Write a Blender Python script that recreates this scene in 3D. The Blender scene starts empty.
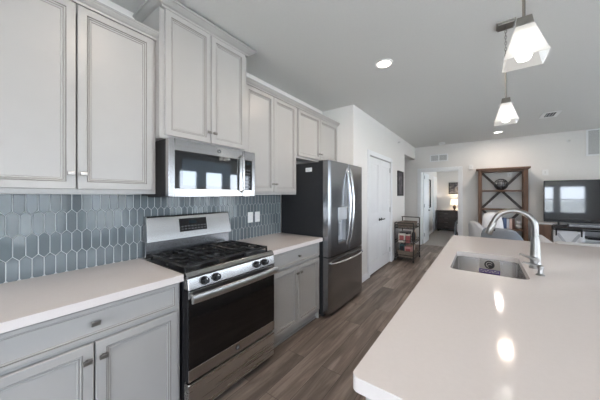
import bpy, bmesh, math, random
from mathutils import Vector, Matrix
random.seed(7)
SC = bpy.context.scene
COL = SC.collection
PI = math.pi

# ------------------------------------------------------------------ camera, sky, exposure
F_PX, YAW, CAM_Z, HORIZON = 245.65, 0.6389, 1.39, 195.33
cam = bpy.data.objects.new('camera', bpy.data.cameras.new('camera'))
COL.objects.link(cam)
cam.location = (0, 0, CAM_Z)
cam.rotation_euler = (PI / 2, 0, YAW)
cam.data.sensor_width = 36
cam.data.lens = F_PX / 600 * 36
cam.data.shift_y = -(200 - HORIZON) / 600
cam.data.clip_start = 0.02
SC.camera = cam

SC.cycles.use_adaptive_sampling = False
SC.view_settings.view_transform = 'Standard'
SC.view_settings.look = 'None'
SC.view_settings.gamma = 1
SC.view_settings.use_curve_mapping = False
SC.view_settings.exposure = 0.92

WORLD = bpy.data.worlds.new('sky')
SC.world = WORLD
WORLD.use_nodes = True
wn, wl = WORLD.node_tree.nodes, WORLD.node_tree.links
wn.clear()
w_out = wn.new('ShaderNodeOutputWorld')
w_bg = wn.new('ShaderNodeBackground')
w_tc = wn.new('ShaderNodeTexCoord')
w_sep = wn.new('ShaderNodeSeparateXYZ')
w_rmp = wn.new('ShaderNodeValToRGB')
w_noi = wn.new('ShaderNodeTexNoise')
w_mix = wn.new('ShaderNodeMix')
w_mix.data_type = 'RGBA'
w_noi.inputs['Scale'].default_value = 3.0
w_noi.inputs['Detail'].default_value = 5
w_cr = wn.new('ShaderNodeValToRGB')
w_cr.color_ramp.elements[0].position = 0.45
w_cr.color_ramp.elements[1].position = 0.7
e = w_rmp.color_ramp.elements
e[0].position = 0.0; e[0].color = (0.88, 0.94, 1.0, 1)
e[1].position = 0.6; e[1].color = (0.50, 0.68, 0.95, 1)
e.new(0.15).color = (0.80, 0.90, 1.0, 1)
wl.new(w_tc.outputs['Generated'], w_sep.inputs[0])
wl.new(w_sep.outputs['Z'], w_rmp.inputs[0])
wl.new(w_tc.outputs['Generated'], w_noi.inputs['Vector'])
wl.new(w_noi.outputs['Fac'], w_cr.inputs[0])
wl.new(w_cr.outputs[0], w_mix.inputs[0])
wl.new(w_rmp.outputs[0], w_mix.inputs[6])
w_mix.inputs[7].default_value = (0.93, 0.96, 1.0, 1)
wl.new(w_mix.outputs[2], w_bg.inputs['Color'])
w_bg.inputs['Strength'].default_value = 5.2
wl.new(w_bg.outputs[0], w_out.inputs[0])


def portal(loc, rot, sx, sy):
    d = bpy.data.lights.new('window_portal', 'AREA')
    d.shape = 'RECTANGLE'; d.size = sx; d.size_y = sy
    d.cycles.is_portal = True
    o = bpy.data.objects.new('window_portal', d); COL.objects.link(o)
    o.location = loc; o.rotation_euler = rot


# high sun on the far side of the building: it lights the ground outside and never enters a window
sun = bpy.data.objects.new('sun', bpy.data.lights.new('sun', 'SUN')); COL.objects.link(sun)
sun.data.energy = 20.0; sun.data.color = (1.0, 0.95, 0.90); sun.data.angle = math.radians(1.0)
sun.rotation_euler = Vector((0.42, -0.16, -0.89)).to_track_quat('-Z', 'Y').to_euler()

# right-hand wall windows (y0, y1, z0, z1) and rear wall windows (x0, x1, z0, z1)
RW = 4.6
REAR = -3.0
RIGHT_WIN = [(-2.7, -1.4, 0.3, 2.45), (-1.2, 0.1, 0.3, 2.45), (0.35, 1.55, 0.3, 2.45), (1.8, 3.0, 0.3, 2.45), (4.05, 4.72, 0.4, 2.25), (5.0, 5.76, 0.4, 2.25), (6.05, 7.1, 0.4, 2.25)]  # first four are out of view
REAR_WIN = [(-1.2, 0.6, 0.06, 2.3), (0.9, 2.0, 0.5, 1.85), (2.2, 2.92, 0.5, 1.85), (3.09, 3.99, 0.5, 1.85)]  # the first, wide one is added to bring in more daylight
for (a, b, c, d) in RIGHT_WIN:
    portal((RW + .14, (a + b) / 2, (c + d) / 2), (0, PI / 2, 0), d - c, b - a)
for (a, b, c, d) in REAR_WIN:
    portal(((a + b) / 2, REAR - .14, (c + d) / 2), (PI / 2, 0, 0), b - a, d - c)

CAN_W = 4.5
WARM = (1.0, 0.83, 0.68)


# ------------------------------------------------------------------ materials
def mat(name, col, rough=0.5, metal=0.0, spec=0.5, coat=0.0, emit=None, estr=0.0, alpha=1.0, trans=0.0, aniso=0.0):
    m = bpy.data.materials.new(name); m.use_nodes = True
    b = m.node_tree.nodes['Principled BSDF']
    b.inputs['Base Color'].default_value = (*col, 1)
    b.inputs['Roughness'].default_value = rough
    b.inputs['Metallic'].default_value = metal
    b.inputs['Specular IOR Level'].default_value = spec
    b.inputs['Coat Weight'].default_value = coat
    b.inputs['Coat Roughness'].default_value = 0.05
    b.inputs['Transmission Weight'].default_value = trans
    b.inputs['Alpha'].default_value = alpha
    b.inputs['Anisotropic'].default_value = aniso
    if emit:
        b.inputs['Emission Color'].default_value = (*emit, 1)
        b.inputs['Emission Strength'].default_value = estr
    return m


def nodes(m):
    return m.node_tree.nodes, m.node_tree.links, m.node_tree.nodes['Principled BSDF']


def add_noise(m, scale, amount, stretch=(1, 1, 1), detail=4, bump=0.0, rough_amt=0.0):
    """mottle the base colour with object-space noise, optional bump / roughness variation"""
    n, l, b = nodes(m)
    tc = n.new('ShaderNodeTexCoord'); mp = n.new('ShaderNodeMapping'); nz = n.new('ShaderNodeTexNoise')
    mp.inputs['Scale'].default_value = stretch
    nz.inputs['Scale'].default_value = scale; nz.inputs['Detail'].default_value = detail
    l.new(tc.outputs['Object'], mp.inputs[0]); l.new(mp.outputs[0], nz.inputs['Vector'])
    if amount:
        c = list(b.inputs['Base Color'].default_value)
        r = n.new('ShaderNodeValToRGB')
        r.color_ramp.elements[0].position = 0.3; r.color_ramp.elements[1].position = 0.7
        r.color_ramp.elements[0].color = (*[max(0, x * (1 - amount)) for x in c[:3]], 1)
        r.color_ramp.elements[1].color = (*[min(1, x * (1 + amount)) for x in c[:3]], 1)
        l.new(nz.outputs['Fac'], r.inputs[0]); l.new(r.outputs[0], b.inputs['Base Color'])
    if bump:
        bp = n.new('ShaderNodeBump'); bp.inputs['Strength'].default_value = bump; bp.inputs['Distance'].default_value = 0.01
        l.new(nz.outputs['Fac'], bp.inputs['Height']); l.new(bp.outputs[0], b.inputs['Normal'])
    if rough_amt:
        mr = n.new('ShaderNodeMapRange'); r0 = b.inputs['Roughness'].default_value
        mr.inputs['To Min'].default_value = r0 - rough_amt; mr.inputs['To Max'].default_value = r0 + rough_amt
        l.new(nz.outputs['Fac'], mr.inputs[0]); l.new(mr.outputs[0], b.inputs['Roughness'])
    return m


M = {}
M['wall'] = add_noise(mat('wall_paint', (0.74, 0.725, 0.70), 0.75, spec=0.25), 40, 0.01, bump=0.02)
M['ceiling'] = add_noise(mat('ceiling_paint', (0.69, 0.685, 0.665), 0.9, spec=0.1), 60, 0.01, bump=0.03)
M['trim'] = mat('trim_paint', (0.78, 0.79, 0.80), 0.4)
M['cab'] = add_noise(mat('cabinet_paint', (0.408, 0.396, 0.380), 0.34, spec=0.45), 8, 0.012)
M['groove'] = mat('cabinet_groove', (0.24, 0.225, 0.205), 0.5)  # darker tone for the groove faces of doors and drawers
M['cab_in'] = mat('cabinet_underside', (0.42, 0.33, 0.25), 0.6)
M['nickel'] = mat('brushed_nickel', (0.62, 0.60, 0.57), 0.28, 1.0)
M['knob'] = mat('pull_nickel', (0.27, 0.255, 0.235), 0.30, 1.0)
M['steel'] = add_noise(mat('stainless_steel', (0.55, 0.54, 0.53), 0.24, 1.0, aniso=0.4), 60, 0.03, (1, 0.02, 1), rough_amt=0.05)
M['steel_dark'] = add_noise(mat('dark_stainless', (0.33, 0.335, 0.345), 0.24, 1.0, aniso=0.4), 60, 0.03, (0.5, 1, 0.02), rough_amt=0.05)
M['chrome'] = mat('polished_steel', (0.72, 0.72, 0.72), 0.10, 1.0)
M['black'] = mat('black_enamel', (0.009, 0.009, 0.010), 0.28, spec=0.4)
M['blackmatte'] = mat('black_matte', (0.02, 0.02, 0.022), 0.6)
M['iron'] = add_noise(mat('cast_iron', (0.010, 0.010, 0.0105), 0.4, spec=0.45), 120, 0.1, bump=0.1)
M['blackglass'] = mat('black_glass', (0.006, 0.006, 0.007), 0.04, spec=0.6, coat=0.4)
M['ovenglass'] = mat('oven_glass', (0.008, 0.007, 0.007), 0.06, spec=0.5)
M['mwglass'] = mat('microwave_glass', (0.012, 0.014, 0.016), 0.03, spec=1.0, coat=0.8)
M['fridge_side'] = add_noise(mat('fridge_side_charcoal', (0.020, 0.021, 0.023), 0.5, spec=0.3), 200, 0.05, bump=0.05)
M['quartz'] = add_noise(mat('white_quartz', (0.69, 0.64, 0.615), 0.09, spec=0.45), 90, 0.012, detail=6)
M['quartz_l'] = M['quartz']
M['grout'] = mat('grout', (0.62, 0.64, 0.65), 0.8)
M['white'] = mat('white_plastic', (0.80, 0.80, 0.79), 0.35)
M['lightwhite'] = mat('light_trim', (0.82, 0.82, 0.81), 0.4)
M['greyplastic'] = mat('grey_plastic', (0.30, 0.31, 0.32), 0.5)
M['wood'] = add_noise(mat('rustic_wood', (0.135, 0.072, 0.042), 0.55), 14, 0.35, (1, 1, 0.12), bump=0.1)
M['woodh'] = add_noise(mat('rustic_wood_rail', (0.13, 0.070, 0.042), 0.55), 14, 0.35, (0.12, 1, 1), bump=0.1)
M['bracewood'] = add_noise(mat('dark_brace', (0.060, 0.046, 0.040), 0.5), 16, 0.3, bump=0.05)
M['darkwood'] = add_noise(mat('espresso_wood', (0.030, 0.021, 0.017), 0.45), 14, 0.3, (0.2, 1, 1))
M['fabric'] = add_noise(mat('light_grey_fabric', (0.50, 0.50, 0.51), 0.95, spec=0.1), 220, 0.10, bump=0.2)
M['fabricd'] = add_noise(mat('mid_grey_fabric', (0.25, 0.265, 0.29), 0.95, spec=0.1), 220, 0.12, bump=0.2)
M['cushion'] = add_noise(mat('white_cushion', (0.70, 0.69, 0.69), 0.95, spec=0.1), 160, 0.06, bump=0.2)
M['wirecart'] = mat('cart_bronze', (0.055, 0.05, 0.045), 0.45, 0.6)
M['greydark2'] = mat('badge_grey', (0.07, 0.07, 0.072), 0.4)
M['wicker'] = add_noise(mat('wicker', (0.20, 0.16, 0.125), 0.8), 90, 0.5, (1, 1, 3), bump=0.5)
M['screen'] = mat('tv_screen', (0.010, 0.012, 0.014), 0.04, spec=1.0, coat=0.9)
M['glass'] = None


def glass_pane(name, tint=(0.95, 0.97, 1.0)):
    m = bpy.data.materials.new(name); m.use_nodes = True
    n, l = m.node_tree.nodes, m.node_tree.links; n.clear()
    o = n.new('ShaderNodeOutputMaterial'); mx = n.new('ShaderNodeMixShader')
    t = n.new('ShaderNodeBsdfTransparent'); g = n.new('ShaderNodeBsdfGlossy'); fr = n.new('ShaderNodeFresnel')
    t.inputs[0].default_value = (*tint, 1); g.inputs['Roughness'].default_value = 0.02
    fr.inputs[0].default_value = 1.35
    l.new(fr.outputs[0], mx.inputs[0]); l.new(t.outputs[0], mx.inputs[1]); l.new(g.outputs[0], mx.inputs[2])
    l.new(mx.outputs[0], o.inputs[0])
    return m


M['glass'] = glass_pane('window_glass')


def shade_glass():
    m = bpy.data.materials.new('frosted_shade'); m.use_nodes = True
    n, l = m.node_tree.nodes, m.node_tree.links; n.clear()
    o = n.new('ShaderNodeOutputMaterial'); mx = n.new('ShaderNodeMixShader'); ad = n.new('ShaderNodeAddShader')
    t = n.new('ShaderNodeBsdfTranslucent'); g = n.new('ShaderNodeBsdfTransparent'); em = n.new('ShaderNodeEmission')
    t.inputs[0].default_value = (0.72, 0.72, 0.71, 1); g.inputs[0].default_value = (0.96, 0.97, 0.97, 1)
    em.inputs[0].default_value = (1, 0.97, 0.94, 1); em.inputs[1].default_value = 0.07
    mx.inputs[0].default_value = 0.22
    l.new(t.outputs[0], mx.inputs[1]); l.new(g.outputs[0], mx.inputs[2])
    l.new(mx.outputs[0], ad.inputs[0]); l.new(em.outputs[0], ad.inputs[1]); l.new(ad.outputs[0], o.inputs[0])
    return m


M['shade'] = shade_glass()
M['bulb'] = mat('lit_bulb', (1, 1, 1), 0.5, emit=(1, 0.95, 0.88), estr=4.2)
M['can'] = mat('lit_can_lens', (1, 1, 1), 0.5, emit=(1, 0.86, 0.74), estr=3.0)
M['can_cool'] = mat('lit_can_lens_white', (1, 1, 1), 0.5, emit=(1, 0.96, 0.92), estr=2.5)
M['lampshade'] = mat('lit_lampshade', (0.9, 0.85, 0.75), 0.8, emit=(1, 0.80, 0.55), estr=0.6)


def floor_mat():
    m = mat('grey_brown_planks', (0.2, 0.17, 0.15), 0.42, spec=0.4)
    n, l, b = nodes(m)
    tc = n.new('ShaderNodeTexCoord'); mp = n.new('ShaderNodeMapping')
    mp.inputs['Rotation'].default_value = (0, 0, PI / 2)
    br = n.new('ShaderNodeTexBrick')
    br.inputs['Scale'].default_value = 1.0
    br.inputs['Brick Width'].default_value = 1.25; br.inputs['Row Height'].default_value = 0.175
    br.inputs['Mortar Size'].default_value = 0.0016; br.inputs['Mortar Smooth'].default_value = 0.3
    br.offset = 0.37; br.inputs['Bias'].default_value = 0.0
    br.inputs['Color1'].default_value = (0, 0, 0, 1); br.inputs['Color2'].default_value = (1, 1, 1, 1)
    br.inputs['Mortar'].default_value = (0.0, 0.0, 0.0, 1)
    l.new(tc.outputs['Object'], mp.inputs[0]); l.new(mp.outputs[0], br.inputs['Vector'])
    # grain, stretched along the plank
    mp2 = n.new('ShaderNodeMapping'); mp2.inputs['Scale'].default_value = (9, 0.8, 1)
    ad = n.new('ShaderNodeVectorMath'); ad.operation = 'ADD'
    sc = n.new('ShaderNodeVectorMath'); sc.operation = 'SCALE'; sc.inputs['Scale'].default_value = 7.0
    l.new(br.outputs['Color'], sc.inputs[0])
    l.new(tc.outputs['Object'], ad.inputs[0]); l.new(sc.outputs[0], ad.inputs[1])
    l.new(ad.outputs[0], mp2.inputs[0])
    nz = n.new('ShaderNodeTexNoise'); nz.inputs['Scale'].default_value = 1.6; nz.inputs['Detail'].default_value = 7
    nz.inputs['Roughness'].default_value = 0.62; nz.inputs['Distortion'].default_value = 0.6
    l.new(mp2.outputs[0], nz.inputs['Vector'])
    rp = n.new('ShaderNodeValToRGB'); q = rp.color_ramp.elements
    q[0].position = 0.28; q[0].color = (0.088, 0.067, 0.053, 1)
    q[1].position = 0.74; q[1].color = (0.36, 0.302, 0.256, 1)
    q.new(0.5).color = (0.186, 0.147, 0.122, 1)
    l.new(nz.outputs['Fac'], rp.inputs[0])
    # plank-to-plank tone
    mr = n.new('ShaderNodeMapRange'); mr.inputs['To Min'].default_value = 0.72; mr.inputs['To Max'].default_value = 1.32
    l.new(br.outputs['Color'], mr.inputs[0])
    vm = n.new('ShaderNodeVectorMath'); vm.operation = 'SCALE'
    l.new(rp.outputs[0], vm.inputs[0]); l.new(mr.outputs[0], vm.inputs['Scale'])
    mxm = n.new('ShaderNodeMix'); mxm.data_type = 'RGBA'; mxm.inputs[7].default_value = (0.035, 0.028, 0.024, 1)
    l.new(br.outputs['Fac'], mxm.inputs[0]); l.new(vm.outputs[0], mxm.inputs[6])
    l.new(mxm.outputs[2], b.inputs['Base Color'])
    bp = n.new('ShaderNodeBump'); bp.inputs['Strength'].default_value = 0.08; bp.inputs['Distance'].default_value = 0.01
    l.new(nz.outputs['Fac'], bp.inputs['Height']); l.new(bp.outputs[0], b.inputs['Normal'])
    return m


M['floor'] = floor_mat()
M['carpet'] = add_noise(mat('beige_carpet', (0.42, 0.39, 0.36), 0.95, spec=0.05), 150, 0.15, bump=0.4)
M['ground'] = add_noise(mat('ground_outside', (0.50, 0.50, 0.46), 0.95), 0.3, 0.2)
M['treeline'] = add_noise(mat('far_trees', (0.44, 0.44, 0.42), 0.95), 2, 0.3)


def tile_mat():
    m = mat('blue_grey_glass_tile', (0.16, 0.21, 0.235), 0.07, spec=0.36)
    n, l, b = nodes(m)
    at = n.new('ShaderNodeAttribute'); at.attribute_name = 'tone'
    rp = n.new('ShaderNodeValToRGB')
    rp.color_ramp.elements[0].color = (0.120, 0.142, 0.153, 1)
    rp.color_ramp.elements[1].color = (0.150, 0.177, 0.190, 1)
    l.new(at.outputs['Fac'], rp.inputs[0]); l.new(rp.outputs[0], b.inputs['Base Color'])
    return m


M['tile'] = tile_mat()


# ------------------------------------------------------------------ mesh helpers
def box(bm, x0, x1, y0, y1, z0, z1, mtx=None):
    vs = [bm.verts.new((x, y, z)) for x in (x0, x1) for y in (y0, y1) for z in (z0, z1)]
    for f in ((0, 1, 3, 2), (4, 6, 7, 5), (0, 4, 5, 1), (2, 3, 7, 6), (0, 2, 6, 4), (1, 5, 7, 3)):
        bm.faces.new([vs[i] for i in f])
    if mtx:
        bmesh.ops.transform(bm, matrix=mtx, verts=vs)
    return vs


def boxes(*args):
    bm = bmesh.new()
    for a in args:
        box(bm, *a)
    return bm


def cyl(bm, p0, p1, r0, r1=None, seg=20, caps=True):
    r1 = r0 if r1 is None else r1
    p0, p1 = Vector(p0), Vector(p1); d = (p1 - p0).normalized()
    a = d.orthogonal().normalized(); b = d.cross(a)
    ra, rb = [], []
    for i in range(seg):
        t = 2 * PI * i / seg; u = a * math.cos(t) + b * math.sin(t)
        ra.append(bm.verts.new(p0 + u * r0)); rb.append(bm.verts.new(p1 + u * r1))
    for i in range(seg):
        j = (i + 1) % seg
        bm.faces.new((ra[i], ra[j], rb[j], rb[i]))
    if caps:
        bm.faces.new(list(reversed(ra))); bm.faces.new(rb)


def tube(bm, pts, rad, seg=10, closed=False, ry=None, up=None):
    """sweep a circle (or ellipse rad x ry) along a polyline"""
    pts = [Vector(p) for p in pts]; n = len(pts)
    rads = rad if isinstance(rad, (list, tuple)) else [rad] * n
    rings = []; prev = None
    for i, p in enumerate(pts):
        if closed:
            d = (pts[(i + 1) % n] - pts[i - 1]).normalized()
        else:
            d = (pts[min(i + 1, n - 1)] - pts[max(i - 1, 0)]).normalized()
        if prev is None:
            a = Vector(up) - d * d.dot(Vector(up)) if up else d.orthogonal()
            a.normalize()
        else:
            a = (prev - d * d.dot(prev)).normalized()
        prev = a; b = d.cross(a)
        k = (ry / rad) if (ry and not isinstance(rad, (list, tuple))) else 1
        rings.append([bm.verts.new(p + (a * math.cos(2 * PI * j / seg) + b * k * math.sin(2 * PI * j / seg)) * rads[i]) for j in range(seg)])
    for i in range(n if closed else n - 1):
        r, q = rings[i], rings[(i + 1) % n]
        for j in range(seg):
            k2 = (j + 1) % seg
            bm.faces.new((r[j], r[k2], q[k2], q[j]))
    if not closed:
        bm.faces.new(list(reversed(rings[0]))); bm.faces.new(rings[-1])


def lathe(bm, prof, cx, cy, seg=28):
    """prof: list of (radius, z)"""
    rings = []
    for r, z in prof:
        rings.append([bm.verts.new((cx + r * math.cos(2 * PI * j / seg), cy + r * math.sin(2 * PI * j / seg), z)) for j in range(seg)])
    for a, b in zip(rings, rings[1:]):
        for j in range(seg):
            k = (j + 1) % seg
            bm.faces.new((a[j], a[k], b[k], b[j]))
    bm.faces.new(list(reversed(rings[0]))); bm.faces.new(rings[-1])


def panel(w, h, t, prof, mtx):
    """panel in local XZ, front at y=0 facing -Y, thickness t; prof = rings (inset, depth)"""
    bm = bmesh.new()

    def ring(ins, y):
        return [bm.verts.new(v) for v in ((ins, y, ins), (w - ins, y, ins), (w - ins, y, h - ins), (ins, y, h - ins))]
    rings = [ring(0, t)] + [ring(q[0], q[1]) for q in prof]
    for a, b, q in zip(rings, rings[1:], prof):
        for j in range(4):
            k = (j + 1) % 4
            bm.faces.new((a[j], a[k], b[k], b[j])).material_index = q[2] if len(q) > 2 else 0
    bm.faces.new(list(reversed(rings[0]))); bm.faces.new(rings[-1])
    bmesh.ops.transform(bm, matrix=mtx, verts=bm.verts)
    return bm


def FX(x, y, z):       # panel placed so that it faces +X
    return Matrix.Translation((x, y, z)) @ Matrix.Rotation(PI / 2, 4, 'Z')


def FNY(x, y, z):      # faces -Y
    return Matrix.Translation((x, y, z))


def FNX(x, y, z):      # faces -X (local X runs towards -Y)
    return Matrix.Translation((x, y, z)) @ Matrix.Rotation(-PI / 2, 4, 'Z')


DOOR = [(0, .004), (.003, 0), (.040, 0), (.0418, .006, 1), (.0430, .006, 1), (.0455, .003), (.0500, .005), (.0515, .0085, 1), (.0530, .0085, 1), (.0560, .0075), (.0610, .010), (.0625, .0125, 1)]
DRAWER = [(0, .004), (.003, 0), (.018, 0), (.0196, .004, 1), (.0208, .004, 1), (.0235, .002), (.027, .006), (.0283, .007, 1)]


def sweep_xy(path, prof, closed=False):
    """mitred moulding along an xy polyline; outward is to the right of travel; prof = (out, z) closed loop"""
    bm = bmesh.new(); P = [Vector(p) for p in path]; n = len(P); rings = []
    for i in range(n):
        d0 = (P[i] - P[i - 1]).normalized() if i > 0 else (P[1] - P[0]).normalized()
        d1 = (P[i + 1] - P[i]).normalized() if i < n - 1 else d0
        n0 = Vector((d0.y, -d0.x)); n1 = Vector((d1.y, -d1.x))
        m = (n0 + n1); m = m / (m.length_squared / 2) if m.length > 1e-6 else n0
        rings.append([bm.verts.new((P[i].x + m.x * o, P[i].y + m.y * o, z)) for o, z in prof])
    k = len(prof)
    for a, b in zip(rings, rings[1:]):
        for j in range(k):
            bm.faces.new((a[j], a[(j + 1) % k], b[(j + 1) % k], b[j]))
    bm.faces.new(rings[0]); bm.faces.new(list(reversed(rings[-1])))
    return bm


def rounded_rect(x0, x1, y0, y1, r, seg=6):
    pts = []
    rs = r if isinstance(r, (list, tuple)) else [r] * 4
    for (cx, cy, a0), rr in zip(((x1, y1, 0), (x0, y1, 90), (x0, y0, 180), (x1, y0, 270)), rs):
        sx = -1 if cx == x1 else 1; sy = -1 if cy == y1 else 1
        for i in range(seg + 1):
            a = math.radians(a0 + 90 * i / seg)
            pts.append((cx + sx * rr + rr * math.cos(a), cy + sy * rr + rr * math.sin(a)))
    return pts


def slab(outer, z0, z1, holes=()):
    bm = bmesh.new(); edges = []
    for loop in (outer, *holes):
        vs = [bm.verts.new((x, y, z1)) for x, y in loop]
        edges += [bm.edges.new((vs[i], vs[(i + 1) % len(vs)])) for i in range(len(vs))]
    r = bmesh.ops.triangle_fill(bm, use_beauty=True, use_dissolve=False, edges=edges, normal=(0, 0, 1))
    faces = [g for g in r['geom'] if isinstance(g, bmesh.types.BMFace)]
    ext = bmesh.ops.extrude_face_region(bm, geom=faces)
    vs = [g for g in ext['geom'] if isinstance(g, bmesh.types.BMVert)]
    bmesh.ops.translate(bm, vec=(0, 0, z0 - z1), verts=vs)
    return bm


def world_loc(o):
    p = Vector((0, 0, 0))
    while o:
        p += o.location; o = o.parent
    return p


def obj(name, bm, m, parent=None, bevel=0.0, seg=2, smooth=False, label=None):
    me = bpy.data.meshes.new(name)
    bmesh.ops.remove_doubles(bm, verts=bm.verts, dist=1e-6)
    bmesh.ops.recalc_face_normals(bm, faces=bm.faces)
    bm.to_mesh(me); bm.free()
    ms = m if isinstance(m, (list, tuple)) else [m]
    for x in ms:
        me.materials.append(x)
    if smooth:
        me.polygons.foreach_set('use_smooth', [True] * len(me.polygons))
        if smooth != 'all':
            me.set_sharp_from_angle(angle=math.radians(38))
    o = bpy.data.objects.new(name, me); COL.objects.link(o)
    if parent:
        me.transform(Matrix.Translation(-world_loc(parent)))
        o.parent = parent
    if bevel:
        b = o.modifiers.new('bevel', 'BEVEL'); b.width = bevel; b.segments = seg; b.limit_method = 'ANGLE'
        b.angle_limit = math.radians(35); b.harden_normals = False
    if label:
        o['label'] = label
    return o


def thing(name, label, cat, loc=(0, 0, 0), group=None):
    o = bpy.data.objects.new(name, None); COL.objects.link(o)
    o.empty_display_size = 0.1; o.location = loc
    return tag(o, label, cat, group)


def tag(o, label, cat, group=None):
    o['label'] = label; o['category'] = cat
    if group:
        o['group'] = group
    return o


def centre(o):
    """move a single-mesh thing's origin to the base of its mesh"""
    vs = o.data.vertices
    lo = [min(v.co[i] for v in vs) for i in range(3)]; hi = [max(v.co[i] for v in vs) for i in range(3)]
    c = Vector(((lo[0] + hi[0]) / 2, (lo[1] + hi[1]) / 2, lo[2]))
    o.data.transform(Matrix.Translation(-c)); o.location = c
    return o


def struct(name, bm, m, bevel=0.0, parent=None, smooth=False):
    o = obj(name, bm, m, parent, bevel, smooth=smooth)
    if not parent:
        o['kind'] = 'structure'
    return o


def dup(root, loc, label=None, rotz=None):
    r = root.copy(); COL.objects.link(r); r.location = loc
    if label:
        r['label'] = label
    if rotz is not None:
        r.rotation_euler = (0, 0, rotz)
    for ch in list(root.children):
        c = ch.copy(); COL.objects.link(c); c.parent = r
        for g in list(ch.children):
            d = g.copy(); COL.objects.link(d); d.parent = c
    return r


def wall_with_openings(axis, p0, p1, a0, a1, z0, z1, holes):
    """box wall, thickness p0..p1 along axis 'x' or 'y', run a0..a1, holes (a,b,c,d)"""
    bm = bmesh.new()

    def B(a, b, c, d):
        if b - a < 1e-6 or d - c < 1e-6:
            return
        if axis == 'x':
            box(bm, p0, p1, a, b, c, d)
        else:
            box(bm, a, b, p0, p1, c, d)
    cur = a0
    for (a, b, c, d) in sorted(holes):
        B(cur, a, z0, z1); B(a, b, z0, c); B(a, b, d, z1); cur = b
    B(cur, a1, z0, z1)
    return bm


# ------------------------------------------------------------------ the room
WX, PX, FY, CH = -2.086, -1.546, 7.59, 2.747      # kitchen wall, pantry wall, far wall, ceiling
YR = 3.42                                         # return beyond the fridge
struct('floor', boxes((-3.4, 4.75, -3.15, FY + .06, -.1, 0)), M['floor'])
struct('floor_bedroom', boxes((-3.4, 4.75, FY + .06, 11.7, -.1, 0.004)), M['carpet'])
struct('ceiling', boxes((-3.4, 4.75, -3.15, 11.7, CH, CH + .1)), M['ceiling'])
struct('wall_left', boxes((WX - .12, WX, -3.15, YR, 0, CH)), M['wall'])
PD = (4.05, 5.25, 0, 2.075)                     # pantry double door opening
bm = wall_with_openings('x', PX - .12, PX, YR, 6.41, 0, CH, [PD])
box(bm, WX - .12, PX - .12, YR, YR + .12, 0, CH)
box(bm, PX - .12, PX, 6.41, FY, 2.41, CH)         # header over the hall opening
struct('wall_pantry', bm, M['wall'])
struct('wall_hall_near', boxes((-3.3, PX - .12, 6.29, 6.41, 0, CH)), M['wall'])
struct('wall_hall_end', boxes((-3.4, -3.3, 6.29, FY, 0, CH)), M['wall'])
BD = (-1.395, -0.495, 0, 2.055)                   # bedroom door opening
struct('wall_far', wall_with_openings('y', FY, FY + .12, -3.4, RW + .12, 0, CH, [BD]), M['wall'])
struct('wall_right', wall_with_openings('x', RW, RW + .12, REAR - .12, FY, 0, CH, RIGHT_WIN), M['wall'])
struct('wall_rear', wall_with_openings('y', REAR - .12, REAR, WX - .12, RW, 0, CH, REAR_WIN), M['wall'])
BX0, BX1, BY1 = -1.52, 2.4, 11.5
struct('wall_bedroom_left', boxes((BX0 - .12, BX0, FY + .12, BY1, 0, CH)), M['wall'])
BWIN = [(1.0, 2.2, 0.6, 2.2)]
struct('wall_bedroom_back', boxes((BX0 - .12, BX1 + .12, BY1, BY1 + .12, 0, CH)), M['wall'])
struct('wall_bedroom_right', wall_with_openings('x', BX1, BX1 + .12, FY + .12, BY1, 0, CH, [(8.3, 10.9, .3, 2.4)]), M['wall'])
portal((BX1 + .14, 9.6, 1.35), (0, PI / 2, 0), 2.1, 2.6)


def window(idx, axis, a, b, c, d, plane, inward):
    """double-hung window: frame, meeting rail, sill (trim) and glass pane"""
    bm = bmesh.new()
    t0, t1 = plane + .02, plane + .08

    def B(p, q, r, s, u0=t0, u1=t1):
        if axis == 'x':
            box(bm, min(u0, u1), max(u0, u1), p, q, r, s)
        else:
            box(bm, p, q, min(u0, u1), max(u0, u1), r, s)
    if axis == 'y':
        t0, t1 = plane - .02, plane - .08
    f = .045
    B(a, a + f, c, d, t0, t1); B(b - f, b, c, d, t0, t1); B(a + f, b - f, c, c + f, t0, t1); B(a + f, b - f, d - f, d, t0, t1)
    mid = (c + d) / 2
    B(a + f, b - f, mid - .025, mid + .025, t0, t1)
    w = struct('window_%d' % idx, bm, M['trim'])
    bm = bmesh.new(); s = (t0 + t1) / 2
    B(a + f, b - f, c + f, mid - .025, s - .002, s + .002)
    B(a + f, b - f, mid + .025, d - f, s - .002, s + .002)
    obj('pane', bm, M['glass'], w)
    bm = bmesh.new()
    e0, e1 = (plane - .03, plane) if axis == 'x' else (plane, plane + .03)
    B(a - .05, b + .05, c - .03, c, e0, e1)
    obj('sill', bm, M['trim'], w)


n = 1
for q in RIGHT_WIN:
    window(n, 'x', *q, RW, -1); n += 1
for q in REAR_WIN:
    window(n, 'y', *q, REAR, 1); n += 1
window(n, 'x', 8.3, 10.9, .3, 2.4, BX1, -1)  # unseen bedroom window, added to light that room

# outside: ground far below the flat, low tree line at the horizon
struct('ground', boxes((-80, 80, -80, 80, -4.2, -4.0)), M['ground'])
for nm, a in (('treeline', (60, 62, -70, 70, -4, .2)), ('treeline', (-70, 60, -62, -60, -4, .2))):
    o = obj(nm, boxes(a), M['treeline']); o['kind'] = 'structure'

# baseboards and casings
BB = [(0, 0), (.014, 0), (.014, .085), (.008, .1), (0, .1)]


def baseboard(side, path):
    struct('baseboard_' + side, sweep_xy(path, BB), M['trim'])


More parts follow.
